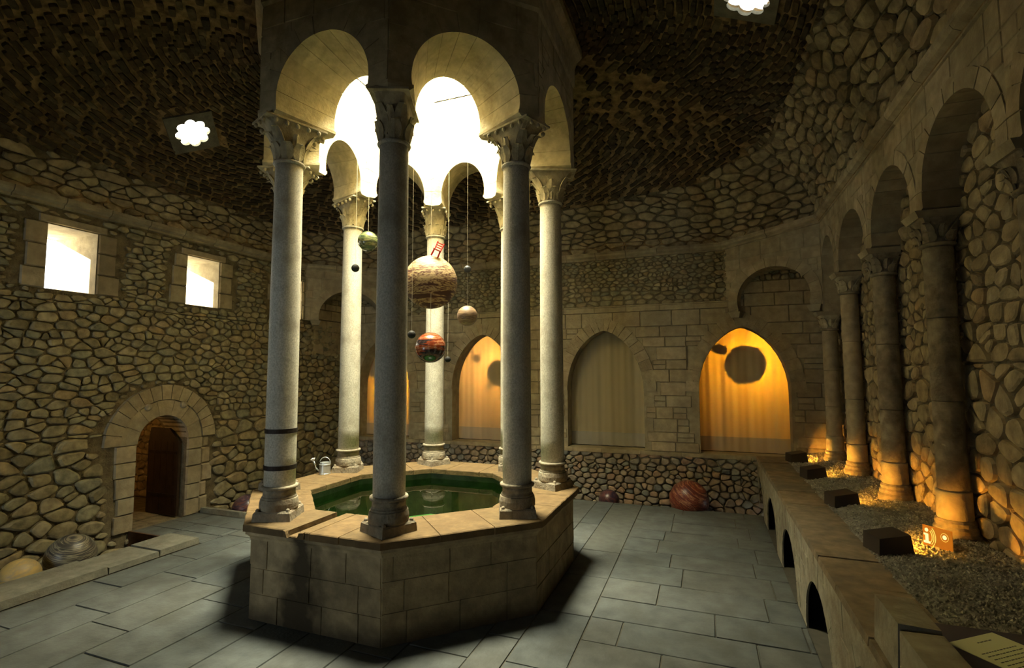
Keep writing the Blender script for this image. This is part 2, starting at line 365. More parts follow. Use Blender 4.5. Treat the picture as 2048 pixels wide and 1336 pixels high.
def clip(poly, nx, ny, c):
    out = []
    for a, b in zip(poly, poly[1:]+poly[:1]):
        da, db = a[0]*nx+a[1]*ny-c, b[0]*nx+b[1]*ny-c
        if da <= 0: out.append(a)
        if (da < 0 < db) or (db < 0 < da):
            t = da/(da-db); out.append((a[0]+(b[0]-a[0])*t, a[1]+(b[1]-a[1])*t))
    return out
def rubble(mb, M, u0, u1, v0, v1, hr, wr, ok=lambda u, v: True, d=(.02, .05), gap=.006, wob=.03, rnd=1, tone=None, mi=0, chink=.25, jv=.26):
    """irregular coursed stones: cells of a jittered row layout, corners rounded, each one a low dome"""
    asp = (wr[0]+wr[1])/2*.8
    S = []
    v = v0
    while v < v1:
        h = R.uniform(*hr); u = u0-R.random()*h
        while u < u1:
            w = h*R.uniform(*wr)
            S.append((u+w/2, v+h/2+R.uniform(-jv, jv)*h+wob*math.sin(u*1.9+v*3)))
            if R.random() < chink: S.append((u+w*R.uniform(-.1, .1), v+h*R.choice((0, 1))+R.uniform(-.1, .1)*h))
            u += w
        v += h
    A = np.array(S); A[:, 0] /= asp
    n = len(S); hm = (hr[0]+hr[1])/2
    for i in range(n):
        p = A[i]; dd = (A[:, 0]-p[0])**2+(A[:, 1]-p[1])**2
        idx = np.argpartition(dd, min(15, n-1))[:16]
        B = hr[1]*1.3
        poly = [(p[0]-B, p[1]-B), (p[0]+B, p[1]-B), (p[0]+B, p[1]+B), (p[0]-B, p[1]+B)]
        for j in idx:
            if j == i: continue
            q = A[j]; nx, ny = q[0]-p[0], q[1]-p[1]; L_ = math.hypot(nx, ny)
            if L_ < 1e-6: continue
            nx /= L_; ny /= L_; poly = clip(poly, nx, ny, (p[0]+q[0])/2*nx+(p[1]+q[1])/2*ny)
            if len(poly) < 3: break
        if len(poly) < 3: continue
        poly = clip(clip(clip(clip(poly, 1, 0, u1/asp), -1, 0, -u0/asp), 0, 1, v1), 0, -1, -v0)
        if len(poly) < 3: continue
        P = [(x*asp, y) for x, y in poly]
        for _ in range(rnd):
            Q = []
            for a, b in zip(P, P[1:]+P[:1]):
                Q += [(a[0]*.77+b[0]*.23, a[1]*.77+b[1]*.23), (a[0]*.23+b[0]*.77, a[1]*.23+b[1]*.77)]
            P = Q
        cx = sum(x for x, y in P)/len(P); cy = sum(y for x, y in P)/len(P)
        rm = sum(math.hypot(x-cx, y-cy) for x, y in P)/len(P)
        if rm < gap*2.2 or rm < .014: continue
        k = 1-gap/rm
        O = [((x-cx)*k*R.uniform(.94, 1), (y-cy)*k*R.uniform(.94, 1)) for x, y in P]
        if not all(ok(cx+x, cy+y) for x, y in O) or not ok(cx, cy):
            done = False
            for ox, oy in ((-.5, 0), (.5, 0), (0, -.5), (0, .5), (0, 0)):
                bx = max(abs(x) for x, y in O)*ox; by = max(abs(y) for x, y in O)*oy
                if all(ok(cx+bx+x*.5, cy+by+y*.5) for x, y in O):
                    cx += bx; cy += by; O = [(x*.5, y*.5) for x, y in O]; done = True; break
            if not done: continue
        de = R.uniform(*d)*min(1, .35+rm/hm*.9); tn = R.random() if tone is None else tone
        tu, tv = R.uniform(-.3, .3), R.uniform(-.3, .3)
        m = len(O); vs = []
        for sc_, dp in ((1, -.012), (.93, .55), (.72, .93)):
            for x, y in O: vs.append(M(cx+x*sc_, cy+y*sc_, dp if dp < 0 else de*dp*(1+(tu*x+tv*y)/rm)))
        vs.append(M(cx, cy, de))
        fs = [(r_*m+j, r_*m+(j+1) % m, (r_+1)*m+(j+1) % m, (r_+1)*m+j) for r_ in range(2) for j in range(m)]
        fs += [(2*m+j, 2*m+(j+1) % m, 3*m) for j in range(m)]
        mb.add(vs, fs, tn, mi)

def ashlar(mb, M, u0, u1, v0, v1, hr, wr, bad=lambda u, v: False, skip=lambda u, v: False, d=.008, g=.003, mi=0, b=.008):
    v = v0
    while v < v1-.03:
        h = R.uniform(*hr)
        if v1-v-h < hr[0]*.5: h = v1-v
        u = u0 - R.random()*wr[0]
        while u < u1-.02:
            w = R.uniform(*wr)
            a, e = max(u, u0), min(u+w, u1)
            u += w
            if e-a < .03: continue
            if skip((a+e)/2, v+h/2): continue
            if any(bad(a+(e-a)*i/4, v+h*j/4) for i in range(5) for j in range(5)):
                # try the two halves
                for x0, x1 in ((a, (a+e)/2), ((a+e)/2, e)):
                    for y0, y1 in ((v, v+h/2), (v+h/2, v+h)):
                        if not any(bad(x0+(x1-x0)*i/3, y0+(y1-y0)*j/3) for i in range(4) for j in range(4)) and not skip((x0+x1)/2, (y0+y1)/2):
                            block(mb, M, x0, x1, y0, y1, d, g, b, mi=mi)
                continue
            block(mb, M, a, e, v, v+h, d, g, b, mi=mi)
        v += h

def circ(cu, cv, r, a0, a1, ry=None):
    ry = ry or r
    def f(t):
        a = a0+(a1-a0)*t
        return cu+r*math.cos(a), cv+ry*math.sin(a), math.cos(a), math.sin(a)
    return f
def pointed(cx, zs, hw, RR):
    al = math.acos((RR-hw)/RR)
    def f(t):
        if t < .5:
            a = PI-al*(t/.5); c = cx-hw+RR
        else:
            a = al*(1-(t-.5)/.5); c = cx+hw-RR
        return c+RR*math.cos(a), zs+RR*math.sin(a), math.cos(a), math.sin(a)
    return f
def voussoirs(mb, M, cv, n, wv, d0, d1, g=.004, sub=2, tones=None, M2=None, cv2=None, mi=0):
    """wedges along an intrados curve; M at front depth d0, back at d1 (or another map and curve for splayed soffits)"""
    cv2 = cv2 or cv; M2 = M2 or M
    L_ = 0; pr = cv(0)
    for i in range(1, 41):
        q = cv(i/40); L_ += math.hypot(q[0]-pr[0], q[1]-pr[1]); pr = q
    gt = g/L_
    for i in range(n):
        t0, t1 = i/n+gt, (i+1)/n-gt
        ts = [t0+(t1-t0)*k/sub for k in range(sub+1)]
        wj = wv*(1+R.uniform(-.04, .04)); e = R.uniform(-.002, .002)
        fr = [cv(t) for t in ts]; bk = [cv2(t) for t in ts]
        A = [M(p[0], p[1], d0+e) for p in fr]; B = [M(p[0]+p[2]*wj, p[1]+p[3]*wj, d0+e) for p in fr]
        C_ = [M2(p[0], p[1], d1) for p in bk]; D = [M2(p[0]+p[2]*wj, p[1]+p[3]*wj, d1) for p in bk]
        k = sub+1; vs = A+B+C_+D; fs = []
        for q in range(sub):
            fs += [(q, q+1, k+q+1, k+q), (2*k+q, 3*k+q, 3*k+q+1, 2*k+q+1), (q, 2*k+q, 2*k+q+1, q+1), (k+q, k+q+1, 3*k+q+1, 3*k+q)]
        fs += [(0, k, 3*k, 2*k), (sub, 2*k+sub, 3*k+sub, k+sub)]
        mb.add(vs, fs, R.random(), mi)
def curvepts(cv, n=24): return [cv(i/n)[:2] for i in range(n+1)]

XL, YB, XR, YF = -4.65, 4.35, 5.45, -6.5
ML = lambda u, v, d: (XL+d, u, v)            # left wall  u=Y v=Z
MBk = lambda u, v, d: (u, YB-d, v)           # back wall  u=X v=Z
MR = lambda u, v, d: (XR-d, u, v)            # right wall
MF = lambda u, v, d: (u, YF+d, v)            # front wall

# ------------------------------------------------------------------ LEFT WALL with windows and door
wins = [(-1.62, -1.02, 3.45, 4.32), (.32, .93, 3.48, 4.31), (2.30, 2.93, 3.47, 4.30)]
DC, DZ, DR = .045, 1.27, .405
def in_door(u, v, m=0): return (abs(u-DC) < DR+m and v < DZ) or math.hypot(u-DC, v-DZ) < DR+m
def in_ring(u, v, m=0): return math.hypot(u-DC, v-DZ) < .885+m and v > DZ-.03
def winblk(u, v):
    for i, (a, b, c, d) in enumerate(wins):
        if a-.30 < u < b+.30 and c < v < d+.02: return True
        if a-.12 < u < b+.12 and d <= v < d+.12: return True
    return False
def ok_left(u, v):
    for a, b, c, d in wins:
        if a-.02 < u < b+.02 and c-.02 < v < d+.02: return False
    if in_ring(u, v, .01): return False
    if v <= DZ+.02 and DC-DR-.30 < u < DC+DR+.36 and v > -.05: return False
    if winblk(u, v): return False
    if v > 3.40 and 3.0 < u: return False
    if v > 4.52: return False
    return True
mb = MB()
door_hole = [(DC-DR, -.02)] + [(DC-DR, DZ)] + curvepts(circ(DC, DZ, DR, PI, 0), 16)[1:-1] + [(DC+DR, DZ), (DC+DR, -.02)]
holes = [[(a, c), (b, c), (b, d), (a, d)] for a, b, c, d in wins] + [door_hole]
mb.plate([(YF, -.6), (YB+.4, -.6), (YB+.4, 4.9), (YF, 4.9)], holes, ML, -.015, -.55, .5, 1)
# deep window reveals
for a, b, c, d in wins:
    for (u0, u1, v0, v1) in ((a-.3, a+.005, c-.3, d+.3), (b-.005, b+.3, c-.3, d+.3), (a, b, c-.3, c+.005), (a, b, d-.005, d+.3)):
        mb.box(-.98, -.018, u0, u1, v0, v1, .6, 2, M=lambda x, y, z: (XL+x, y, z))
# masonry
rubble(mb, ML, -2.9, 3.0, 3.3, 4.52, (.06, .12), (1.5, 3.4), ok_left, (.012, .03))
rubble(mb, ML, -2.9, YB, 1.5, 3.3, (.085, .165), (1.3, 2.8), ok_left, (.015, .038), gap=.006, rnd=2)
rubble(mb, ML, -2.9, YB, -.55, 1.5, (.12, .22), (1.3, 2.6), ok_left, (.02, .05), gap=.008, rnd=2)
rubble(mb, ML, 3.0, YB, 2.7, 3.4, (.06, .12), (1.5, 3.0), ok_left, (.015, .04))
# window surrounds
for i, (a, b, c, d) in enumerate(wins):
    for s in (-1, 1):
        v = c
        while v < d-.05:
            h = min(R.uniform(.26, .33), d-v); 
            if d-v-h < .1: h = d-v
            w_ = R.uniform(.22, .30)
            if s < 0: block(mb, ML, a-w_, a, v, v+h, .018, .004, .012, mi=2)
            else: block(mb, ML, b, b+w_, v, v+h, .018, .004, .012, mi=2)
            v += h
    block(mb, ML, a-.11, b+.11, d, d+.115, .018, .004, .012, mi=2)
# ashlar patch in the far corner behind the corner arch
ashlar(mb, ML, 3.25, YB, 2.75, 3.9, (.2, .26), (.35, .6), d=.03, mi=2)
ashlar(mb, ML, 3.25, YB, 3.9, 4.5, (.1, .15), (.2, .4), d=.02, mi=0)
# door jambs and arch
for s in (-1, 1):
    v = 0.0
    while v < DZ-.04:
        h = min(R.uniform(.2, .32), DZ-v)
        if DZ-v-h < .1: h = DZ-v
        w_ = R.uniform(.24, .30) if s < 0 else R.uniform(.20, .26)
        if s < 0: block(mb, ML, DC-DR-w_, DC-DR, v, v+h, .03, .003, .01, mi=2)
        else:
            block(mb, ML, DC+DR, DC+DR+w_, v, v+h, .03, .003, .01, mi=2)
            block(mb, ML, DC+DR+w_, DC+DR+w_+R.uniform(.12, .22), v+.01, v+h, .02, .004, .02, mi=2)
        v += h
voussoirs(mb, ML, circ(DC, DZ, DR, PI, 0), 7, .235, .03, -.5, mi=2, g=.0015)
voussoirs(mb, ML, circ(DC, DZ+.005, DR+.245, PI, 0), 15, .225, .045, -.05, mi=2)
for a in (2.05, 1.1):
    mb.sphere((XL+.045, DC+.62*math.cos(a), DZ+.62*math.sin(a)), .055, 12, 8, .6, 2)
wl = struct(mb.build('wall_left', [M_rub, M_mort, M_ash]))

# passage behind the door
mb = MB()
mb.box(-2.6, -.5, -1.3, 1.1, -.1, 0, .5, 1, M=lambda x, y, z: (XL+x, y, z))
mb.box(-2.7, -2.6, -1.3, 1.1, 0, 2.4, .5, 1, M=lambda x, y, z: (XL+x, y, z))
mb.box(-2.6, -.55, -1.4, -1.3, 0, 2.4, .5, 1, M=lambda x, y, z: (XL+x, y, z))
mb.box(-2.6, -.55, 1.1, 1.2, 0, 2.4, .5, 1, M=lambda x, y, z: (XL+x, y, z))
mb.box(-2.7, -.5, -1.4, 1.2, 2.4, 2.5, .5, 1, M=lambda x, y, z: (XL+x, y, z))
rubble(mb, lambda u, v, d: (XL-2.6+d, u, v), -1.3, 1.1, 0, 2.3, (.08, .16), (1.2, 2.2))
rubble(mb, lambda u, v, d: (u, 1.1-d, v), XL-2.6, XL-.56, 0, 2.3, (.08, .16), (1.2, 2.2))
struct(mb.build('door_1', [M_rubw, M_mort]))
light('passage_lamp', 'POINT', (XL-1.3, -.75, 1.9), 24, (1.0, .5, .12), shadow_soft_size=.08)
# dark timber leaf folded back against the far reveal
leaf = empty('door_leaf', (XL-.05, DC+DR-.005, 0))
mb = MB()
mb.box(-.78, -.06, -.055, -.012, .01, 1.2)
mb.prism([(-.78, -.055), (-.06, -.055), (-.06, -.012), (-.78, -.012)], 1.2, 1.42, top=[(-.74, -.055), (-.30, -.055), (-.30, -.012), (-.74, -.012)])
for k in range(5): mb.box(-.78+.15*k, -.775+.15*k, -.06, -.054, .03, 1.2, .2)
mb.build('panel', M_wood, leaf)
for z in (.3, 1.0):
    mb = MB(); mb.box(-.74, -.1, -.068, -.058, z, z+.05); mb.build('strap_hinge', M_iron, leaf)
tag(leaf, 'dark timber door leaf folded back inside the round-arched doorway', 'door')

# ------------------------------------------------------------------ BACK WALL
arches = [(-3.55, .69), (-1.05, .73), (1.55, .745), (4.03, .75)]
ZS, ZA = 1.97, 3.14
def hwz(v, hw, H):
    """half width of the softly pointed niche arch at height v above the springing"""
    if v <= 0: return hw
    if v >= H: return 0
    RR = (H*H+hw*hw)/(2*hw)
    return .5*(math.sqrt(max(0, RR*RR-v*v))-(RR-hw)) + .5*hw*math.sqrt(max(0, 1-(v/H)**2))
def arc_of(cx, hw):
    H = ZA-ZS
    def P(t):
        a = PI*(1-t); v = H*math.sin(a)
        return cx+math.copysign(hwz(v, hw, H), math.cos(a)) if 0 < t < 1 else cx+math.copysign(hw, math.cos(a)), ZS+v
    def f(t):
        u, v = P(t); a, b = P(max(0, t-.004)), P(min(1, t+.004))
        if abs(t-.5) < .01: return u, v, 0, 1
        dx, dy = b[0]-a[0], b[1]-a[1]; L_ = math.hypot(dx, dy)
        return u, v, -dy/L_, dx/L_
    return f, 0
def in_arch(u, v, m=0):
    for cx, hw in arches:
        if v <= ZS:
            if abs(u-cx) < hw+(m if m < .05 else .005): return True
        elif v < ZA+m and abs(u-cx) < hwz(v-ZS, hw+m, ZA-ZS+m): return True
    return False
mb = MB()
holes = []
for cx, hw in arches:
    f, RR = arc_of(cx, hw)
    holes.append([(cx-hw, .86)] + curvepts(f, 20) + [(cx+hw, .86)])
mb.plate([(-4.9, .5), (5.6, .5), (5.6, 5.0), (-4.9, 5.0)], holes, MBk, -.015, -.34, .5, 2)
mb.plate([(-4.9, -.5), (5.6, -.5), (5.6, .6), (-4.9, .6)], [], MBk, .0, -.4, .5, 1)
ashlar(mb, MBk, XL, 5.45, .86, 3.50, (.17, .26), (.28, .62), lambda u, v: in_arch(u, v, .01), lambda u, v: in_arch(u, v, .2), mi=2)
for cx, hw in arches:
    f, RR = arc_of(cx, hw)
    voussoirs(mb, MBk, f, 20, .235, .016, -.30, mi=2)
# dark vertical chase in the masonry right of the plain curtain
mb.box(3.085, 3.10, YB-.004, YB+.02, 2.0, 3.42, 0, 1)
rubble(mb, MBk, -3.6, 4.1, 3.62, 4.55, (.05, .10), (1.3, 3.0), lambda u, v: True, (.012, .04), mi=0, gap=.006)
ashlar(mb, MBk, 3.9, 5.4, 3.50, 3.95, (.2, .24), (.4, .6), mi=2)
rubble(mb, MBk, 3.9, 5.4, 3.95, 4.6, (.06, .1), (1.5, 2.5), mi=0)
ashlar(mb, MBk, -4.65, -3.2, 3.50, 3.9, (.2, .24), (.4, .6), mi=2)
rubble(mb, MBk, -4.65, -3.4, 3.9, 4.6, (.06, .1), (1.5, 2.5), mi=0)
rubble(mb, lambda u, v, d: (u, YB-.02-d, v), XL, 5.4, -.3, .80, (.09, .15), (1.1, 2.2), lambda u, v: True, (.02, .05), gap=.007, mi=3, rnd=2)
mb.plate([(-4.9, 3.5), (5.6, 3.5), (5.6, 4.55), (-4.9, 4.55)], [], MBk, .002, -.01, .5, 1)
struct(mb.build('wall_back', [M_rub, M_mort, M_ash, M_cob]))
# sills and string course
mb = MB()
x = XL
while x < 4.2:
    w_ = R.uniform(.5, .9); mb.box(x+.003, min(x+w_, 4.2)-.003, YB-.06, YB+.02, .79, .86, R.random()); x += w_
for cx, hw in arches: mb.box(cx-hw+.01, cx+hw-.01, YB-.03, YB+.33, .82, .862, .4)
struct(mb.build('trim_1', M_ash))
def moulding(mb, path, prof, closed=False, seg=.55):
    """sweep profile [(out,z)] along an XY path (list of (x,y,z0,nx,ny)); broken into blocks"""
    for i in range(len(path)-1):
        a, b = path[i], path[i+1]
        Ln = math.hypot(b[0]-a[0], b[1]-a[1]); n = max(1, int(Ln/seg))
        for k in range(n):
            t0, t1 = k/n+.004/Ln*(k > 0), (k+1)/n-.004/Ln
            vs = []
            e = R.uniform(-.004, .004)
            for t in (t0, t1):
                X_, Y_, Z_ = (a[j]+(b[j]-a[j])*t for j in range(3)); nx, ny = a[3]+(b[3]-a[3])*t, a[4]+(b[4]-a[4])*t
                vs += [(X_+nx*(o+e), Y_+ny*(o+e), Z_+z) for o, z in prof]
            m = len(prof)
            mb.add(vs, [(j, j+1, m+j+1, m+j) for j in range(m-1)] + [tuple(range(m)), tuple(range(2*m-1, m-1, -1))], R.random())
mb = MB()
moulding(mb, [(-3.6, YB, 3.5, 0, -1), (3.86, YB, 3.5, 0, -1)], [(0, 0), (.03, 0), (.03, .09), (.045, .10), (.045, .12), (0, .13)], seg=.6)
struct(mb.build('trim_2', M_ash))
corn = [(-.05, -.02), (.02, 0), (.02, .03), (.07, .055), (.09, .09), (.09, .13), (-.05, .135)]
mb = MB()
moulding(mb, [(XL, YF, 4.56, 1, 0), (XL, 3.0, 4.56, 1, 0)], corn)
struct(mb.build('trim_3', M_ash))
mb = MB()
moulding(mb, [(-3.3, YB, 4.56, 0, -1), (3.78, YB, 4.56, 0, -1)], corn)
struct(mb.build('trim_4', M_ash))

# curtains, hidden lamps and balls behind them
curt_lbl = ['amber curtain with a large round shadow, behind the near columns at far left',
            'pinkish amber curtain with three ball shadows, second niche from the left',
            'unlit beige curtain with grey hem hanging in the third niche',
            'brightest amber curtain with large and small ball shadows, by the ledge end']
for i, (cx, hw) in enumerate(arches):
    t = empty('curtain', (cx, YB+.37, .87))
    n = 90
    for nm, z0, z1, off, m in (('cloth', .26, 2.33, 0, M_cloth), ('hem', 0, .262, -.004, M_hem)):
        mb = MB(); vs = []
        for z in (z0, (z0+z1)/2, z1):
            for k in range(n+1):
                x = -hw-.06 + (2*hw+.12)*k/n
                y = .012*math.sin(x*19+i*2+.3*math.sin(x*7)) + .006*math.sin(x*47+i) + off
                vs.append((x, y, z))
        nn = n+1
        mb.add(vs, [(r_*nn+k, r_*nn+k+1, (r_+1)*nn+k+1, (r_+1)*nn+k) for r_ in range(2) for k in range(n)])
        mb.build(nm, m, t, smooth=True)
    tag(t, curt_lbl[i], 'curtain', 'curtains in the pointed niches')
    mb = MB()
    a, b, y0, y1, z0, z1 = cx-hw-.15, cx+hw+.15, YB+.34, YB+1.65, .8, 3.3
    mb.box(a-.08, b+.08, y1, y1+.08, z0-.08, z1+.08); mb.box(a-.08, a, y0-.02, y1+.03, z0-.08, z1+.08); mb.box(b, b+.08, y0-.02, y1+.03, z0-.08, z1+.08)
    mb.box(a-.03, b+.03, y0-.01, y1+.03, z0-.05, z0+.06); mb.box(a-.03, b+.03, y0-.01, y1+.03, z1, z1+.06)
    struct(mb.build('wall_niche', M_shade))  # unseen box, blackened to hold down bounced lamplight behind the cloth
YC = YB+.37
def hang_ball(x, y, z, r, m, label, group, ztop=8.0, name='planet_ball', seg=(40, 24), wire=True):
    t = empty(name, (x, y, z))
    mb = MB(); mb.sphere((0, 0, 0), r, *seg); mb.build('ball', m, t, smooth=True)
    if wire:
        mb = MB(); mb.tube([(0, 0, r*.98), (0, 0, ztop-z)], .0022 if ztop > 4 else .002, 5); mb.build('wire', M_wire, t)
    return tag(t, label, 'ball', group)
def shadow_ball(lamp, sh, r, frac, label, big):
    k = frac
    p = [lamp[j]+(v-lamp[j])*k for j, v in enumerate((sh[0], YC, sh[1]))]
    hang_ball(*p, r*k, B_dark, label, 'balls hung behind the curtains', 3.3, seg=(56, 36))
l4 = (4.27, YB+.95, 2.60); l1 = (-3.6, YB+.95, 2.60); l2 = (-.98, YB+1.1, 2.60)
light('niche_lamp', 'POINT', l4, 112, (1.0, .37, .012), shadow_soft_size=.006)
light('niche_lamp', 'POINT', l1, 190, (1.0, .37, .012), shadow_soft_size=.006)
light('niche_lamp', 'POINT', l2, 120, (1.0, .42, .09), shadow_soft_size=.006)
shadow_ball(l4, (4.14, 2.50), .30, .5, 'big ball casting the round shadow on the brightest amber curtain', 1)
shadow_ball(l4, (3.68, 2.745), .09, .5, 'little ball casting the small shadow upper left on the brightest curtain', 0)
shadow_ball(l1, (-3.93, 2.55), .30, .5, 'ball casting the large shadow on the far left curtain', 1)
shadow_ball(l2, (-.86, 2.34), .25, .5, 'ball casting the largest shadow on the pinkish second curtain', 1)
shadow_ball(l2, (-1.38, 2.64), .095, .5, 'ball casting the upper left shadow on the second curtain', 0)
shadow_ball(l2, (-1.07, 2.02), .06, .5, 'ball casting the lowest small shadow on the second curtain', 0)

# ------------------------------------------------------------------ RIGHT WALL and FRONT WALL
mb = MB()
mb.plate([(YF, -.2), (YB+.3, -.2), (YB+.3, 5.0), (YF, 5.0)], [], MR, -.01, -.4, .5, 1)
rubble(mb, MR, -2.9, 4.1, .85, 2.4, (.12, .21), (1.1, 2.3), lambda u, v: True, (.012, .038), gap=.007, jv=.35)
rubble(mb, MR, -2.9, 4.1, 2.4, 4.7, (.10, .18), (1.1, 2.4), lambda u, v: True, (.012, .036), gap=.006, jv=.35)
struct(mb.build('wall_right', [M_rubw, M_mort]))
mb = MB()
opens = [(-3.9, -1.9), (.8, 2.6)]  # openings and closed boxes added to aim the fill and shut out sun
mb.plate([(-4.9, -.6), (5.8, -.6), (5.8, 5.0), (-4.9, 5.0)], [[(a, .9), (b, .9), (b, 2.35), (a, 2.35)] for a, b in opens], MF, 0, -.4, .5, 1)
for a, b in opens:
    for q in ((.72, .82), (2.45, 2.6)): mb.box(a-.15, b+.15, -8.55, -6.85, q[0], q[1], .5, 1)
    for q in ((a-.1, a), (b, b+.1)): mb.box(q[0], q[1], -8.55, -6.85, .75, 2.6, .5, 1)
    mb.box(a-.15, b+.15, -8.6, -8.5, .7, 2.6, .5, 1)
struct(mb.build('wall_front', [M_rub, M_mort]))

# ------------------------------------------------------------------ BLIND ARCADE on the right wall
XA = 5.17
MA = lambda u, v, d: (XA-d, u, v)
piers = [3.72, 2.62, 1.15, -.27, -1.72, -3.17]
arc = empty('blind_arcade', (XA, .45, 3.2))
def sub_at(mb, o): # express world coordinates relative to the parent's origin
    mb.v = [(p[0]-o.location.x, p[1]-o.location.y, p[2]-o.location.z) for p in mb.v]; return mb
ZC = 3.83
for i in range(5):
    y1, y0 = piers[i], piers[i+1]
    cy, hw = (y0+y1)/2, (y1-y0)/2
    r = hw-.135; zc = ZC
    ry = .56
    cv_ = circ(cy, zc, r, PI+.2, -.2, ry)
    mb = MB()
    ext = 3.76-.04
    hole_pts = curvepts(circ(cy, zc, r+.006, PI+.2, -.2, ry+.006), 24)
    zl = 3.22 if i == 0 else 3.72
    out = [(y0, 3.72)] + [hole_pts[0]]*0
    u0 = hole_pts[0][0]; u1 = hole_pts[-1][0]
    poly = [(y0, 3.72), (u0, 3.72)] + hole_pts + [(u1, 3.72), (y1, 3.72), (y1, 4.74), (y0, 4.74)]
    mb.plate(poly, [], MA, -.006, -.31, .5)
    voussoirs(mb, MA, cv_, 13, .14, .004, -.30)
    bad = lambda u, v: ((u-cy)/(r+.02))**2+((v-zc)/(ry+.02))**2 < 1 
    ashlar(mb, MA, y0, y1, 3.74, 4.72, (.2, .3), (.3, .5), bad, lambda u, v: ((u-cy)/(r+.12))**2+((v-zc)/(ry+.12))**2 < 1, d=.0, g=.003)
    sub_at(mb, arc).build('arch', M_ash, arc)
mb = MB()
mb.box(XA, XR, 3.57, 3.87, 3.28, 3.74, .4)
block(mb, MA, 3.57, 3.87, 3.28, 3.5, .01); block(mb, MA, 3.57, 3.87, 3.5, 3.72, .01)
sub_at(mb, arc).build('pier', M_ash, arc)
mb = MB()
moulding(mb, [(XA, 3.6, 4.70, -1, 0), (XA, -3.4, 4.70, -1, 0)], corn, seg=.7)
sub_at(mb, arc).build('cornice', M_ash, arc)
tag(arc, 'pale stone arcade of round arches along the right-hand rubble wall', 'arcade')

# engaged columns under the arcade
def lat(prof, n=28, jit=0, tone=.5):
    mb = MB(); mb.lathe(prof, n=n, tone=tone); return mb
def arcade_column(y, x, zb, zt, label):
    t = empty('wall_column', (x, y, zb))
    H = zt-zb
    mb = MB(); mb.lathe([(.165, -.06), (.165, .03), (.150, .05), (.150, .08), (.135, .10), (.14, .13), (.125, .15)], n=24, tone=.4); mb.build('base', M_plinth, t, smooth=False)
    mb = MB(); mb.lathe([(.118, .15), (.122, .16), (.12, .37), (.115, .38)], n=28); mb.build('lower_drum', M_ash, t, smooth=True, label='paler drum stone')
    mb = MB()
    zz = .382; cuts = [.382, .382+(H-.382)*R.uniform(.25, .4), .382+(H-.382)*R.uniform(.6, .75), H]
    for a, b in zip(cuts, cuts[1:]): mb.lathe([(.104, a+.002), (.108, a+.012), (.106, b-.012), (.102, b-.002)], n=28, tone=R.random())
    mb.build('shaft', M_plinth if label.startswith('dark') else M_ash, t, smooth=True)
    mb = MB(); mb.lathe([(.10, H), (.125, H+.008), (.13, H+.02), (.125, H+.032), (.10, H+.04)], n=28); mb.build('necking_ring', M_plinth, t, smooth=True)
    mb = MB(); cap_body(mb, .105, H+.03, H+.24, .15, .15, leaves=5)
    mb.build('capital', M_cap if not label.startswith('dark') else M_plinth, t)
    mb = MB(); mb.prism([(-.17, -.145), (.13, -.145), (.13, .145), (-.17, .145)], H+.24, H+.30, top=[(-.2, -.165), (.13, -.165), (.13, .165), (-.2, .165)])
    mb.build('impost', M_ash, t)
    return tag(t, label, 'column', 'columns against the right-hand wall')
def leaf_mesh(mb, ang, r0, z0, z1, w, out, tone=.5):
    """tongue leaf rising along the bell and curling outwards"""
    c, s = math.cos(ang), math.sin(ang)
    rows = 7; vs = []
    for i in range(rows):
        t = i/(rows-1)
        rr = r0+.012 + out*(t**2.2); z = z0+(z1-z0)*(t if t < .85 else .85-(t-.85)*.5)
        ww = w*(math.sin(PI*(.15+.8*t))**.8)*(1 if i < rows-1 else .15)
        for k, x in enumerate((-ww/2, -ww/4, 0, ww/4, ww/2)):
            e = (.0, .006, .014, .006, 0)[k]
            q = rr+e
            vs.append((c*q-s*x, s*q+c*x, z))
    m = len(vs)
    vs += [(p[0]-c*.014, p[1]-s*.014, p[2]-.002) for p in vs]
    fs = []
    for i in range(rows-1):
        for k in range(4):
            a = i*5+k; fs += [(a, a+1, a+6, a+5), (m+a, m+a+5, m+a+6, m+a+1)]
        fs += [(i*5, i*5+5, m+i*5+5, m+i*5), (i*5+4, m+i*5+4, m+i*5+9, i*5+9)]
    a = (rows-1)*5; fs += [(a+k, a+k+1, m+a+k+1, m+a+k) for k in range(4)]
    mb.add(vs, fs, tone)
def cap_body(mb, r, z0, z1, hx, hy, leaves=8, n=32, two=True):
    prof = 9; vs = []
    for i in range(prof):
        t = i/(prof-1); b = t**2.3
        for j in range(n):
            a = 2*PI*j/n; c, s = math.cos(a), math.sin(a)
            p = 2+8*b
            k = (abs(c)**p+abs(s)**p)**(-1/p)
            x = r*.97*c*(1-b)+hx*c*k*b; y = r*.97*s*(1-b)+hy*s*k*b
            vs.append((x, y, z0+(z1-z0)*t))
    fs = [(i*n+j, i*n+(j+1) % n, (i+1)*n+(j+1) % n, (i+1)*n+j) for i in range(prof-1) for j in range(n)]
    fs += [tuple(range(n-1, -1, -1)), tuple(range((prof-1)*n, prof*n))]
    mb.add(vs, fs, .4)
    H = z1-z0
    for k in range(leaves):
        leaf_mesh(mb, 2*PI*k/leaves+.2, r, z0+.005, z0+H*.52, r*1.0, .075*r/.16, .7)
    if two:
        for sx in (-1, 1):
            for sy in (-1, 1):
                a = math.atan2(sy*hy, sx*hx)
                leaf_mesh(mb, a, r, z0+H*.1, z0+H*.93, r*.95, math.hypot(hx, hy)*.86-r, .6)
        for a in (0, PI/2, PI, -PI/2):
            ext = hx if abs(math.cos(a)) > .5 else hy
            leaf_mesh(mb, a, r, z0+H*.2, z0+H*.80, r*.6, max(.035, (ext-r)*.95), .8)
arcade_column(3.74, 5.27, .95, 2.98, 'stained buff column in the far right corner beside the brightest curtain')
arcade_column(2.62, 5.30, .97, 3.40, 'buff jointed wall column, second from the corner on the right')
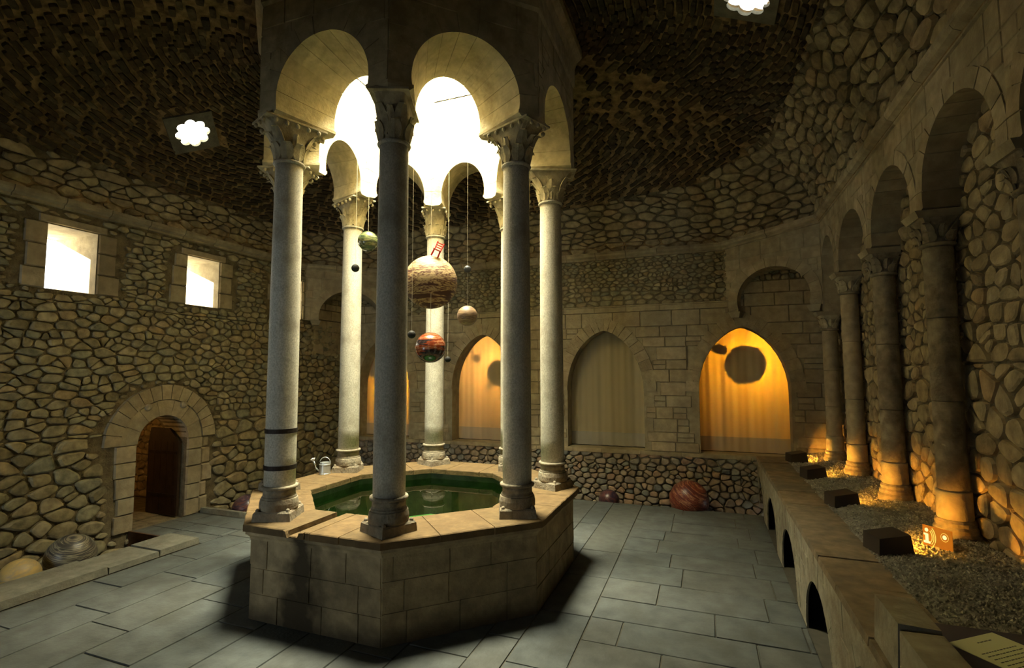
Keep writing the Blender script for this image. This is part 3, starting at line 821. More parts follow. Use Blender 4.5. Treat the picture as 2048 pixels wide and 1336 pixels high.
arcade_column(1.15, 5.30, .97, 3.40, 'dark grey wall column with pink lower drum, middle of the right arcade')
arcade_column(-.27, 5.30, .97, 3.40, 'dark wall column standing behind the glowing information sign')
arcade_column(-1.72, 5.30, .97, 3.40, 'dark wall column just beyond the right edge of the picture')

# corner arches (squinches)
def squinch(A, B, z0, ztopA, ztopB, r, zc, uc, label, depth=.45, foot=.2, ry=None):
    A = Vector(A); B = Vector(B); t = (B-A).normalized(); Ln = (B-A).length
    nrm = Vector((t.y, -t.x))
    if nrm.dot(-A) < 0: nrm = -nrm
    M = lambda u, v, d: (A.x+t.x*u+nrm.x*d, A.y+t.y*u+nrm.y*d, v)
    o = empty('corner_arch', ((A.x+B.x)/2, (A.y+B.y)/2, z0))
    mb = MB()
    ry = ry or r
    hp = curvepts(circ(uc, zc, r+.006, PI+foot, -foot, ry+.006), 24)
    mb.plate([(0, z0), (hp[0][0], z0)] + hp + [(hp[-1][0], z0), (Ln, z0), (Ln, ztopB), (0, ztopA)], [], M, -.006, -depth, .5)
    voussoirs(mb, M, circ(uc, zc, r, PI+foot, -foot, ry), 13, .17, .006, -depth+.01)
    bad = lambda u, v: ((u-uc)/(r+.01))**2+((v-zc)/(ry+.01))**2 < 1
    ashlar(mb, M, 0, Ln, z0, min(ztopA, ztopB), (.18, .28), (.25, .45), bad, lambda u, v: ((u-uc)/(r+.15))**2+((v-zc)/(ry+.15))**2 < 1, d=.0)
    sub_at(mb, o).build('arch', M_ash, o)
    mb = MB()
    moulding(mb, [(A.x, A.y, ztopA-.04, nrm.x, nrm.y), (B.x, B.y, ztopB-.04, nrm.x, nrm.y)], corn)
    sub_at(mb, o).build('cornice', M_ash, o)
    for u in (hp[0][0]-.06, hp[-1][0]+.06):
        mb = MB()
        lo = [M(u-.11, z0, .04), M(u+.11, z0, .04), M(u+.11, z0, -.25), M(u-.11, z0, -.25)]
        mb.add([(p[0], p[1], z0-.1) for p in [M(u-.07, 0, 0), M(u+.07, 0, 0), M(u+.07, 0, -.25), M(u-.07, 0, -.25)]] + lo,
               [(0, 1, 5, 4), (1, 2, 6, 5), (2, 3, 7, 6), (3, 0, 4, 7), (3, 2, 1, 0), (4, 5, 6, 7)])
        sub_at(mb, o).build('corbel', M_ash, o)
    return tag(o, label, 'arch')
squinch((3.74, 4.36), (5.17, 3.56), 3.40, 4.60, 4.74, .60, 3.58, .86, 'cracked round arch across the right corner above the brightest curtain', .5, .25, .54)
squinch((-4.66, 2.98), (-3.28, 4.36), 3.47, 4.60, 4.60, .66, 3.55, .97, 'round arch across the far left corner behind the pool columns', .55, .15, .60)

# ------------------------------------------------------------------ VAULT
DRUM_R, DRUM_Z = 1.93, 6.66
base8 = [(5.15, 3.6, 4.83), (3.8, 4.35, 4.68), (-3.3, 4.35, 4.68), (-4.65, 3.0, 4.68), (-4.65, -3.6, 4.68), (-3.3, -4.95, 4.68), (3.8, -4.95, 4.68), (5.15, -3.9, 4.83)]
top8 = [(DRUM_R/math.cos(PI/8)*math.cos(rad(22.5+45*k)), DRUM_R/math.cos(PI/8)*math.sin(rad(22.5+45*k)), DRUM_Z) for k in range(8)]
seglen = [math.dist(base8[i], base8[(i+1) % 8]) for i in range(8)]
NS = 320
tot = sum(seglen)
def raw_base(q):  # q in [0,1) by length
    L_ = (q % 1)*tot; i = 0
    while i < 7 and L_ > seglen[i]: L_ -= seglen[i]; i += 1
    t = min(1, L_/seglen[i])
    a, b = base8[i], base8[(i+1) % 8]; c, d = top8[i], top8[(i+1) % 8]
    return np.array([a[j]+(b[j]-a[j])*t for j in range(3)]), np.array([c[j]+(d[j]-c[j])*t for j in range(3)]), i+t
tab = [raw_base(k/NS) for k in range(NS)]
TB = np.array([x[0] for x in tab]); TT = np.array([x[1] for x in tab]); TS = np.array([x[2] for x in tab])
def smooth(a, k):
    o = np.zeros_like(a)
    for j in range(-k, k+1): o += np.roll(a, j, axis=0)
    return o/(2*k+1)
SB = smooth(smooth(TB, 12), 12)
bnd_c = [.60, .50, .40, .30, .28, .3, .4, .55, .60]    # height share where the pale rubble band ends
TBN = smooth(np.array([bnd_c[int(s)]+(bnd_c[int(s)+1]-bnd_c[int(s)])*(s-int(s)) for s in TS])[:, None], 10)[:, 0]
def samp(arr, q):
    x = (q % 1)*NS; i = int(x) % NS; f = x-int(x); return arr[i]*(1-f)+arr[(i+1) % NS]*f
def D(q, t):
    a = t*PI/2; h = 1-math.cos(a); z = math.sin(a)
    b = samp(TB, q); sb = samp(SB, q); tp = samp(TT, q)
    k = min(1, t/.55); k = k*k*(3-2*k)
    b = b*(1-k)+sb*k
    p = b+(tp-b)*h; p = p.copy(); p[2] = b[2]+(tp[2]-b[2])*z
    return p
def Dn(q, t):
    e = 1e-3
    u = D(q+e, t)-D(q-e, t); v = D(q, min(1, t+e))-D(q, max(0, t-e))
    n = np.cross(u, v); n /= np.linalg.norm(n)
    p = D(q, t)
    if n @ (np.array([0, 0, 4])-p) < 0: n = -n
    return p, n
stars = []
def nearest(P):
    best = None
    for a in range(0, 320):
        for b in range(4, 80):
            p = D(a/320, b/80); d = np.linalg.norm(p-P)
            if best is None or d < best[0]: best = (d, a/320, b/80)
    return best[1:]
for P in ((-3.95, -.28, 6.15), (3.88, -.05, 6.2)):
    q, t = nearest(np.array(P)); stars.append((q, t, *Dn(q, t)))
mb = MB()
NT = 30
vs = []
for b in range(NT+1):
    for a in range(NS):
        p, n_ = Dn(a/NS, b/NT); vs.append(p-n_*.022)
fs = []; fm = []
for b in range(NT):
    for a in range(NS):
        c = D((a+.5)/NS, (b+.5)/NT)
        if any(np.linalg.norm(c-s[2]) < .31 for s in stars): continue
        f = (b*NS+a, b*NS+(a+1) % NS, (b+1)*NS+(a+1) % NS, (b+1)*NS+a)
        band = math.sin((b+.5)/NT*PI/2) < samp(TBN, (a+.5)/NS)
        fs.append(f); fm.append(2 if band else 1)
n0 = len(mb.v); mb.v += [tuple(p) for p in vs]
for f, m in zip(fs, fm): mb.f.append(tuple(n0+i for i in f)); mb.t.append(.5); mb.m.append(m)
# stones of the vault, laid in rows
ts = [0.0]
while ts[-1] < .985:
    t = ts[-1]
    share = math.sin(t*PI/2)
    dl = np.linalg.norm(D(.3, min(1, t+.01))-D(.3, t))/.01
    hrow = .088
    ts.append(t+hrow*R.uniform(.85, 1.2)/dl)
for t0, t1 in zip(ts, ts[1:]):
    tm = (t0+t1)/2
    ring = np.array([D(k/120, tm) for k in range(121)]); per = np.linalg.norm(np.diff(ring, axis=0), axis=1).sum()
    hh = np.linalg.norm(D(.3, t1)-D(.3, t0))
    q = R.random()*.01
    while q < 1:
        share = math.sin(tm*PI/2); band = share < samp(TBN, q)+R.uniform(-.012, .012)
        ww = (R.uniform(.14, .34) if band else R.uniform(.13, .32))
        dq = ww/per
        p, n_ = Dn(q+dq/2, tm)
        if p[1] < -3.9: q += dq; continue
        hh = np.linalg.norm(D(q+dq/2, t1)-D(q+dq/2, t0))
        if any(np.linalg.norm(p-s[2]) < .35 for s in stars): q += dq; continue
        tv = (D(q+dq/2, t1)-D(q+dq/2, t0)); tv /= np.linalg.norm(tv)
        tu = np.cross(tv, n_)
        off = R.uniform(-.006, .006)
        M = lambda u, v, d: p+tu*u+tv*(v+off)+n_*d
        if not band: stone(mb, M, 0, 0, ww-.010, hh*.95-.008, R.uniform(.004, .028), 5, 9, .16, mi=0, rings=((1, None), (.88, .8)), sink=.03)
        q += dq
P0L = 28.0; PV = 3.9
def MV(u, v, d):
    p, n_ = Dn(u/P0L, v/PV); return tuple(p+n_*d)
def ok_band(u, v):
    if v > 1.75: return False
    q, t = u/P0L, v/PV
    return D(q, t)[1] > -2.6 and math.sin(t*PI/2) < samp(TBN, q) + .02
rubble(mb, MV, 0, 13.6, .0, 1.7, (.11, .20), (1.1, 2.6), ok_band, (.015, .045), gap=.007, mi=3, jv=.3)
rubble(mb, MV, P0L-4.2, P0L, .0, 1.7, (.14, .25), (1.0, 2.1), ok_band, (.02, .06), gap=.009, mi=3, jv=.35)
# ceiling strip in front of the vault and outer cover
mb.plate([(-5.3, YF-.5), (6.0, YF-.5), (6.0, 5.1), (-5.3, 5.1)], [[(p[0], p[1]) for p in base8]], lambda u, v, d: (u, v, 4.80+d), -.08, .08, .5, 1)
struct(mb.build('ceiling', [M_dome, M_dmort, M_mort, M_rubw]))

# star-shaped skylights
for i, (q, t, p, n_) in enumerate(stars):
    z_ = Vector(n_); up = Vector((0, 0, 1)); x_ = up.cross(z_).normalized(); y_ = z_.cross(x_)
    rot45 = rad(45) if i == 0 else 0
    xx = x_*math.cos(rot45)+y_*math.sin(rot45); yy = -x_*math.sin(rot45)+y_*math.cos(rot45)
    P0 = Vector(p)
    M = lambda u, v, d: P0+xx*u+yy*v+z_*d
    star = []
    for k in range(8):
        a = 2*PI*k/8
        for j in range(-3, 4):
            b_ = a+j*rad(27)
            star.append((.172*math.cos(a)+.074*math.cos(b_), .172*math.sin(a)+.074*math.sin(b_)))
    mb = MB(); h = .33
    mb.plate([(-h, -h), (h, -h), (h, h), (-h, h)], [star], M, .055, .02, .6)
    mb.plate([(-.46, -.46), (.46, -.46), (.46, .46), (-.46, .46)], [[(x*1.12, y*1.12) for x, y in star]], M, .012, -.03, .5, 2)
    mb.add([M(x*1.3, y*1.3, -.02) for x, y in star], [tuple(range(len(star)))], .5, 1)
    o = struct(mb.build('window_%d' % (i+6), [M_kerb, M_glass, M_dmort]))

# ------------------------------------------------------------------ FLOOR, KERBS, PITS
mb = MB()
rects = [(-3.8, 4.6, -6.5, 3.75), (-4.65, -3.7, -.4, .78)]
for a, b, c, d in rects: mb.box(a, b, c, d, -.45, -.012, .5, 0)
mb.box(-4.9, 5.5, -6.6, 4.8, -.6, -.45, .5, 0)
mb.box(-3.8, 4.3, 3.73, 4.4, -.45, -.22, .3, 1)
mb.box(-4.66, -3.79, -6.5, -.39, -.45, -.22, .3, 0)
mb.box(-4.66, -3.69, .77, 4.3, -.45, -.22, .3, 0)
FL = lambda u, v, d: (u, v, -.010+d)
FY = lambda u, v, d: (v, u, -.010+d)
ashlar(mb, FY, -6.4, 3.75, -3.16, 1.8, (.42, .58), (.7, 1.3), skip=lambda u, v: math.hypot(u, v) < 1.5, d=.010, g=.003, b=.006, mi=1)
ashlar(mb, FL, 2.3, 4.2, -6.4, 3.75, (.40, .55), (.7, 1.2), d=.010, g=.003, b=.006, mi=1)
ashlar(mb, FY, -6.4, 1.2, 1.8, 2.3, (.5, .5), (.8, 1.2), d=.010, g=.003, b=.006, mi=1)
block(mb, FL, 1.8, 2.3, 1.2, 3.65, .010, .004, .006, mi=2); block(mb, FL, 1.8, 2.3, 3.65, 3.75, .010, .003, .006, mi=1)
ashlar(mb, FL, -4.65, -3.16, -.4, .70, (.3, .4), (.5, .8), d=.010, g=.003, b=.006, mi=1)
ashlar(mb, FL, -3.7, -3.16, .80, 3.75, (.3, .4), (.5, .8), d=.010, g=.003, b=.006, mi=1)
struct(mb.build('floor', [M_joint, M_floor, M_strip]))
mb = MB()
mb.box(-4.64, -3.80, -.42, -.395, -.45, .012, .5)
o = struct(mb.build('trim_5', M_rust))
def kerb(name, segs, label):
    t = empty(name, (segs[0][0], segs[0][2], 0))
    for a, b, c, d in segs:
        mb = MB()
        block(mb, lambda u, v, dd: (u, v, dd), a, b, c, d, .078, .004, .008, sink=0.0, jit=.002)
        sub_at(mb, t); mb.build('kerb_stone', M_kerb, t)
    return tag(t, label, 'kerb')
ys = [-6.4, -5.2, -4.3, -3.35, -2.55, -1.55, -.95, -.4]
kerb('pit_kerb', [(-3.78, -3.19, a, b) for a, b in zip(ys, ys[1:])], 'long low stone kerb beside the pit under the left wall')
kerb('pit_kerb', [(-4.62, -3.72, .70, .80), (-3.72, -3.2, .70, .80)], 'short thin kerb at the right side of the doorway')

def rest_ball(x, y, z, r, m, label, rot=(0, 0, 0)):
    mb = MB(); mb.sphere((0, 0, 0), r, 40, 24)
    o = mb.build('planet_ball', m, smooth=True); o.location = (x, y, z); o.rotation_euler = rot
    return tag(o, label, 'ball', 'glazed balls lying in the pits')
rest_ball(-4.14, -1.42, .045, .265, B_stripe, 'dark ball with pale curved stripes in the pit by the left wall', (.2, .3, .4))
rest_ball(-4.14, -1.93, -.02, .20, B_yellow, 'small ochre cracked ball at the lower left in the pit')
rest_ball(-4.0, 1.10, .02, .24, B_violet, 'dark ball showing behind the short kerb left of the basin', (.4, 0, 0))
rest_ball(3.07, 3.93, .115, .33, B_wine, 'large wine red streaked ball against the cobbled back wall', (.5, .3, .7))
rest_ball(1.66, 4.02, -.03, .19, B_violet, 'half sunken violet and red ball below the unlit curtain', (.5, .6, 0))
rest_ball(-2.55, 3.95, -.02, .20, B_wine, 'reddish ball on the floor behind the basin near the watering can', (.2, .1, 0))

# ------------------------------------------------------------------ BENCH / raised ledge on the right
bench = empty('stone_ledge', (4.2, 0, 0))
MX = lambda u, v, d: (4.2-d, u, v)
bar = [(4.0, .54, .03), (2.45, .54, .03), (.90, .54, .03), (-.65, .54, .03)]
mb = MB()
holes = []
outer = [(-6.45, -.01)]
for cy, r, zc in reversed(bar):
    outer += [(cy-r, -.01)] + [(cy-r*math.cos(a), zc+r*1.02*math.sin(a)) for a in [PI*k/18 for k in range(19)]] + [(cy+r, -.01)]
outer = [p for p in outer if p[0] < 4.26] + [(4.26, -.01), (4.26, .83), (-6.45, .83)]
# plate with depth; the arches open at the floor
mb.plate(outer, [], MX, 0, -.014, .5, 0)
ins = lambda u, v, m: any(abs(u-c) < r+m and math.hypot(u-c, v-z) < r+m for c, r, z in bar)
for cy, r, zc in bar:
    voussoirs(mb, MX, circ(cy, zc, r-.002, PI, 0 if cy < 3.9 else .9), 9 if cy < 3.9 else 7, .16, .004, -.013)
ashlar(mb, MX, -6.4, 4.26, .0, .82, (.2, .3), (.3, .6), lambda u, v: ins(u, v, .01), lambda u, v: ins(u, v, .12), d=.004, g=.003)
# blocked arch nearest the camera
mb.box(4.25, 4.62, -6.45, -1.75, 0, .82, .5, 0)
mb.box(4.50, 4.56, -6.4, 4.2, 0, .8, .5, 1)  # near-black linings added so the arch interiors read as deep shade
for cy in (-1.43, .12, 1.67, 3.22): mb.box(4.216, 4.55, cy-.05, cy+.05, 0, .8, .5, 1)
voussoirs(mb, MX, circ(-2.2, .17, .50, PI, 0), 7, .13, .012, -.05)
mb.plate([(-2.2+.46*math.cos(2*PI*k/40), .17+.46*math.sin(2*PI*k/40)) for k in range(-2, 23)], [], MX, .03, 0, .9, 0)
mb.build('arched_front', [M_bench, M_shade], bench).location = (-4.2, 0, 0)
y = -6.45
while y < 4.2:
    w_ = R.uniform(.55, 1.0); y1 = min(y+w_, 4.26)
    if 4.26-y1 < .3: y1 = 4.26
    mb = MB(); block(mb, lambda u, v, d: (u, v, .83+d), 4.18, 4.63, y, y1, .05, .002, .008, sink=.0)
    mb.v = [(p[0]-4.2, p[1], p[2]) for p in mb.v]
    mb.build('coping_stone', M_bcope, bench); y = y1
tag(bench, 'long raised stone ledge pierced by low round arches on the right', 'ledge')

# parapet block on the ledge
par = empty('parapet_block', (4.31, -2.6, .88))
for a, b in ((-2.58, -2.2), (-3.1, -2.584), (-3.9, -3.104)):
    mb = MB(); block(mb, lambda u, v, d: (u-4.31, v+2.6, d), 4.215, 4.405, a, b, .26, .001, .008, sink=.0, jit=.004)
    mb.build('stone', M_bench, par)
tag(par, 'pale granite parapet block standing on the near end of the ledge', 'block')

# gravel
def gz(x, y): return .885+.09*min(1, max(0, (x-4.62)/.6)) + .010*math.sin(x*9+y*3)+.012*math.sin(y*5.3+x*2)
mb = MB(); nx, ny = 14, 150
vs = [(4.6+(XR+.0-4.6)*i/nx, -6.4+(YB+6.4)*j/ny, gz(4.6+(XR-4.6)*i/nx, -6.4+(YB+6.4)*j/ny)-.012) for j in range(ny+1) for i in range(nx+1)]
mb.add(vs, [(j*(nx+1)+i, j*(nx+1)+i+1, (j+1)*(nx+1)+i+1, (j+1)*(nx+1)+i) for j in range(ny) for i in range(nx)], .1)
mb.box(4.56, XR, -6.4, YB-.1, .72, .86, .2)
for k in range(15000):
    x = R.uniform(4.6, XR); y = R.uniform(-3.3, 4.3)
    if R.random() < .35: y = R.uniform(-3.3, .5)
    s = R.uniform(.007, .017)*(1 if y < 1 else 1.1); z = gz(x, y)-.008
    a = R.uniform(0, PI); c, sn = math.cos(a)*s, math.sin(a)*s; e = R.uniform(.5, .9)
    mb.add([(x+c, y+sn, z), (x-sn*e, y+c*e, z+.2*s), (x-c, y-sn, z), (x+sn*e, y-c*e, z+.1*s), (x+R.uniform(-.3, .3)*s, y, z+s*R.uniform(.7, 1.1))],
           [(0, 1, 4), (1, 2, 4), (2, 3, 4), (3, 0, 4)], R.random())
o = mb.build('gravel', M_grav)
tag(o, 'grey gravel bed between the ledge coping and the right wall', 'gravel', kind='stuff')

# dark lamp boxes
def lamp_box(i, y, label):
    x, z = 4.74, .885
    t = empty('lamp_box', (x, y, z), rad(14))
    mb = MB()
    a, b, h1, h2 = .135, .115, .13, .165
    # wedge-topped casing, open mouth on the wall side
    vs = [(-a, -b, 0), (a*.95, -b, 0), (a*.95, b, 0), (-a, b, 0), (-a*.95, -b, h1), (a*.75, -b, h2), (a*.75, b, h2), (-a*.95, b, h1)]
    mb.add(vs, [(3, 2, 1, 0), (4, 5, 6, 7), (0, 1, 5, 4), (2, 3, 7, 6), (3, 0, 4, 7)])
    mb.build('casing', M_cube, t)
    mb = MB(); mb.sphere((-.03, 0, .075), .022, 12, 8); mb.build('bulb', M_bulb, t)
    light('lamp_box_light', 'SPOT', (x+.01, y, z+.085), 42, (1.0, .40, .04), (1, .12, -.30), spot_size=rad(140), spot_blend=.5, shadow_soft_size=.025)
    return tag(t, label, 'lamp', 'floor lamps on the gravel')
lamp_box(0, -.58, 'dark box lamp nearest the glowing sign on the gravel')
lamp_box(1, .90, 'dark box lamp second nearest, below the middle wall column')
lamp_box(2, 2.45, 'dark box lamp third along the ledge, second from the back')
lamp_box(3, 3.80, 'farthest dark box lamp at the back end of the ledge')

# information sign
sx, sy, sz = 5.06, -.60, .945
sg = empty('information_sign', (sx, sy, sz)); sg.rotation_euler = (0, 0, rad(-52)); sg.scale = (.78, 1, .92)
mb = MB(); Wd, Hh = .27, .17
mb.box(-Wd/2, Wd/2, -.004, .004, .01, .01+Hh); mb.build('panel', M_sign, sg)
mb = MB(); mb.box(-.02, .02, -.006, .006, -.04, .02); mb.build('stake', M_cube, sg)
mb = MB(); d0, d1 = -.0075, -.0042
mb.box(-.110, -.082, d0, d1, .045, .110); mb.box(-.126, -.066, d0, d1, .030, .048); mb.box(-.124, -.09, d0, d1, .097, .112)
mb.tube([(-.096, d0, .142), (-.096, d1, .142)], .016, 12)
mb.build('letter_i', M_signm, sg)
for k in range(3):
    mb = MB(); r = .055+.016*k; pts = [(-.10+r*math.cos(a), -.006, .09+r*math.sin(a)*1.15) for a in [rad(-48+8*j) for j in range(13)]]
    mb.tube(pts, .0038, 5); mb.build('wave_arc', M_wring, sg)
mb = MB(); mb.tube([(.07, -.007, .115), (.07, -.0042, .115)], .018, 16); mb.build('glow_spot', M_signm, sg)  # lamp's hot spot on the panel, put in as a glowing disc
mb = MB(); mb.tube([(.07+.034*math.cos(a), -.006, .115+.034*math.sin(a)) for a in [2*PI*j/20 for j in range(21)]], .002, 5); mb.build('ring', M_wring, sg)
tag(sg, 'small glowing amber information sign with letter i on the gravel', 'sign')

# leaflet on a dark board
bd = empty('notice_board', (4.72, -2.33, .93))
mb = MB(); mb.box(-.26, .26, -.22, .30, 0, .012); mb.build('board', M_board, bd)
for fx, fy in ((-.22, -.18), (.18, -.18), (-.22, .2), (.18, .2)):
    mb = MB(); mb.box(fx, fx+.04, fy, fy+.04, -.06, 0); mb.build('foot', M_board, bd)
tag(bd, 'flat dark board lying on the gravel under the printed sheet', 'board')
lf = empty('printed_sheet', (4.755, -2.30, .943), rad(38))
mb = MB(); mb.box(-.17, .17, -.13, .17, 0, .003); mb.build('paper', M_paper, lf)
mb = MB()
for r_ in range(9):
    if r_ == 3: mb.build('heading_line', M_ink, lf); mb = MB()
    if r_ in (1, 2): continue
    x = -.13; yy = .12-.026*r_; e = .06 if r_ == 0 else (.13 if r_ < 8 else -.02)
    x = -.03 if r_ == 0 else x
    while x < e:
        w_ = R.uniform(.008, .028); mb.box(x, x+w_, yy-.003, yy+.003, .003, .0036); x += w_+.006
mb.build('text_lines', M_ink, lf, label='faint printed lines')
tag(lf, 'pale green-white printed sheet at the bottom right corner', 'paper')

# ------------------------------------------------------------------ BASIN
basin = empty('octagonal_basin', (0, 0, 0))
def face_map(k, ap):
    a = PI/4*k; c, s = math.cos(a), math.sin(a)
    return lambda u, v, d: ((ap+d)*c-u*s, (ap+d)*s+u*c, v)
T8 = math.tan(PI/8)
def octa(ap): return [(ap/math.cos(PI/8)*math.cos(rad(22.5+45*k)), ap/math.cos(PI/8)*math.sin(rad(22.5+45*k))) for k in range(8)]
def oct_loft(mb, prof, tone=.5, mi=0):
    vs = []
    for ap, z in prof: vs += [(x, y, z) for x, y in octa(ap)]
    mb.add(vs, [(i*8+j, i*8+(j+1) % 8, (i+1)*8+(j+1) % 8, (i+1)*8+j) for i in range(len(prof)-1) for j in range(8)], tone, mi)
mb = MB()
oct_loft(mb, [(1.792, -.005), (1.792, .78), (1.50, .83), (1.27, .83)])
for k in range(8):
    M = face_map(k, 1.792)
    ashlar(mb, M, -1.792*T8, 1.792*T8, .0, .76, (.23, .28), (.35, .62), d=.008, g=.0015, b=.004)
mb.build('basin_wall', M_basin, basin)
mb = MB(); oct_loft(mb, [(1.272, .835), (1.272, .2)]); mb.build('inner_wall', M_inner, basin, label='dark inner wall of the pool')
mb = MB()
oct_loft(mb, [(1.79, .74), (1.805, .745), (1.812, .77), (1.835, .795), (1.85, .80), (1.85, .832), (1.5, .832)])
mb.build('moulding', M_basin, basin)
mb = MB()
def cope_piece(k, u0, u1, zt=.9):
    """slab between perpendicular cuts u0..u1 with mitred ends where they pass the corner"""
    ao, ai = 1.87, 1.21
    M = face_map(k, 0)
    g = .0035
    def cl(u, ap):
        lim = ap*T8
        return max(-lim, min(lim, u))
    o0, o1 = cl(u0+g, ao), cl(u1-g, ao); i0, i1 = cl(u0+g, ai), cl(u1-g, ai)
    b = .008; z0 = .832
    je = lambda: R.uniform(-.006, .004)
    n = 6; tone = R.random()
    bot, top_, mid = [], [], []
    rows = []
    for (a_o, a_i, z) in ((ao, ai, z0), (ao, ai, zt-b), (ao-b, ai+b, zt)):
        row = []
        for j in range(n+1): row.append((a_o, o0+(o1-o0)*j/n, z))
        for j in range(n+1): row.append((a_i, i1+(i0-i1)*j/n, z))
        rows.append(row)
    m = 2*(n+1); jit = [je() for _ in range(m)]
    vs = []
    for row in rows:
        for q, (a_, u, z) in enumerate(row):
            vs.append(M(u, z, a_+jit[q]*(1 if a_ > 1.5 else .8)))
    fs = []
    for r_ in range(2):
        for j in range(m): fs.append((r_*m+j, r_*m+(j+1) % m, (r_+1)*m+(j+1) % m, (r_+1)*m+j))
    for j in range(n): fs.append((2*m+j, 2*m+j+1, 2*m+m-2-j, 2*m+m-1-j)); fs.append((m-1-j, m-2-j, j+1, j))
    mb.add(vs, fs, tone)
for k in range(8):
    if k == 6:
        cope_piece(k, -.9, -.215)
        cope_piece(k, -.217, -.095, .852)
        cope_piece(k, -.097, .02); cope_piece(k, .02, .34); cope_piece(k, .34, .9)
    else:
        c1, c2 = -.26+R.uniform(-.05, .05), .24+R.uniform(-.05, .05)
        cope_piece(k, -.9, c1); cope_piece(k, c1, c2); cope_piece(k, c2, .9)
mb.build('coping', M_cope, basin)
# spout lip below the channel
M = face_map(6, 0)
for s in (-1, 1):
    mb = MB()
    u = -.155+s*.085
    vs = [M(u-s*.03, .84, 1.86), M(u+s*.03, .84, 1.86), M(u+s*.03, .90, 1.86), M(u-s*.01, .90, 1.86), M(u-s*.03, .84, 1.90), M(u+s*.03, .84, 1.885), M(u+s*.03, .897, 1.885), M(u-s*.005, .897, 1.90)]
    mb.add(vs, [(0, 1, 2, 3), (4, 5, 6, 7), (0, 1, 5, 4), (2, 3, 7, 6), (1, 2, 6, 5), (3, 0, 4, 7)], .6)
    mb.build('spout_lip', M_cope, basin)
mb = MB(); p8 = octa(1.268); mb.add([(x, y, .22) for x, y in p8], [tuple(range(8))], .5)
for x, y in ((.55, -.3), (.85, .1), (.35, .35), (.95, -.25)): mb.lathe([(.05, .221), (.05, .224), (.0, .224)], x, y, 12, 0)
mb.build('pool_bottom', M_pool, basin)
mb = MB(); mb.add([(x, y, .745) for x, y in p8], [tuple(range(8))], .5)
mb.build('water', M_water, basin, label='still green water in the basin')
tag(basin, 'octagonal stone pool basin with buff coping under the eight columns', 'basin')

# ------------------------------------------------------------------ POOL COLUMNS
RC = 1.692
ZR, ZT = 1.205, 4.518
def pool_column(i, label, first=None, bands=False):
    a = rad(-112.5+45*i)
    if first is not None:
        t = first.copy(); COL.objects.link(t)
        for ch in first.children:
            if ch.name.split('.')[0] in ('iron_band', 'capital'): continue
            c = ch.copy(); COL.objects.link(c); c.parent = t
    else:
        t = empty('pool_column', (0, 0, 0))
        mb = MB()
        sq = lambda e: [(-e, -e), (e, -e), (e, e), (-e, e)]
        mb.prism(sq(.222), 0, .075, top=sq(.214)); mb.prism(sq(.214), .075, .092, top=sq(.198))
        for s in ((-1, -1), (1, -1), (1, 1), (-1, 1)): mb.sphere((s[0]*.176, s[1]*.176, .096), .024, 10, 6)
        o = mb.build('plinth', M_plinth, t); o.rotation_euler = (0, 0, PI/4)
        mb = MB(); mb.lathe([(.212, .088), (.220, .10), (.220, .15), (.212, .185), (.210, .193), (.198, .197), (.198, .212), (.186, .22), (.183, .235)], n=36)
        mb.build('base', M_plinth, t, smooth=False)
        mb = MB(); mb.lathe([(.183, .235), (.181, .29)], n=36); mb.lathe([(.18, .288), (.206, .291), (.213, .305), (.206, .319), (.18, .322)], n=36)
        mb.build('base_ring', M_plinth, t, smooth=True)
        mb = MB(); mb.lathe([(.177, .32), (.178, .6), (.176, 1.6), (.170, 2.8), (.164, 3.56), (.164, ZT-.9-.0)], n=40)
        mb.build('shaft', M_shaft, t, smooth=True)
        mb = MB(); H = ZT-.9
        mb.lathe([(.162, H-.02), (.185, H-.014), (.193, H), (.185, H+.014), (.162, H+.02)], n=40)
        mb.build('necking_ring', M_shaft, t, smooth=True)
    H = ZT-.9
    mb = MB()
    cap_body(mb, .165, H+.015, H+.40, .335, .185, leaves=(8, 6, 7, 8, 8, 10, 9, 8)[i], two=True)
    if i in (0, 2, 5, 6, 7, 4):
        for s in (-1, 1):
            for k in range(5): mb.sphere((-.27+.135*k, s*.222, H+.362), .026, 10, 7, .8)
        for s in (-1, 1):
            for k in range(3): mb.sphere((s*.375, -.12+.12*k, H+.362), .024, 10, 7, .8)
    if i in (5, 3):
        for k in range(12): leaf_mesh(mb, 2*PI*k/12, .17, H+.03, H+.13, .07, .04, .8)
    mb.box(-.385, .385, -.225, .225, H+.395, H+.415, .6)
    mb.build('capital', M_cap, t)
    if bands:
        for z in (.86, .50):
            mb = MB(); mb.lathe([(.176, z-.022), (.187, z-.022), (.187, z+.022), (.176, z+.022)], n=36); mb.build('iron_band', M_iron, t, label='rusty black iron band')
    t.location = (RC*math.cos(a), RC*math.sin(a), .9); t.rotation_euler = (0, 0, a); t.scale = (.83, .83, 1)
    return tag(t, label, 'column', 'columns around the pool')
# iron bands belong to the left-front column only
B_ = pool_column(1, 'dark nearest pool column in the centre foreground, whole shaft in view')
pool_column(0, 'left front pool column with two black iron bands near its foot', B_, True)
pool_column(2, 'right front pool column, standing right of the hanging balls', B_)
pool_column(3, 'rightmost pool column, pale shaft with ribbed leaf capital', B_)
pool_column(4, 'pool column mostly hidden behind the right front one', B_)
pool_column(5, 'pale back pool column behind the largest hanging ball', B_)
pool_column(6, 'pale pool column beside the watering can with spiky leaf capital', B_)
pool_column(7, 'pool column hidden behind the iron-banded left front one', B_)

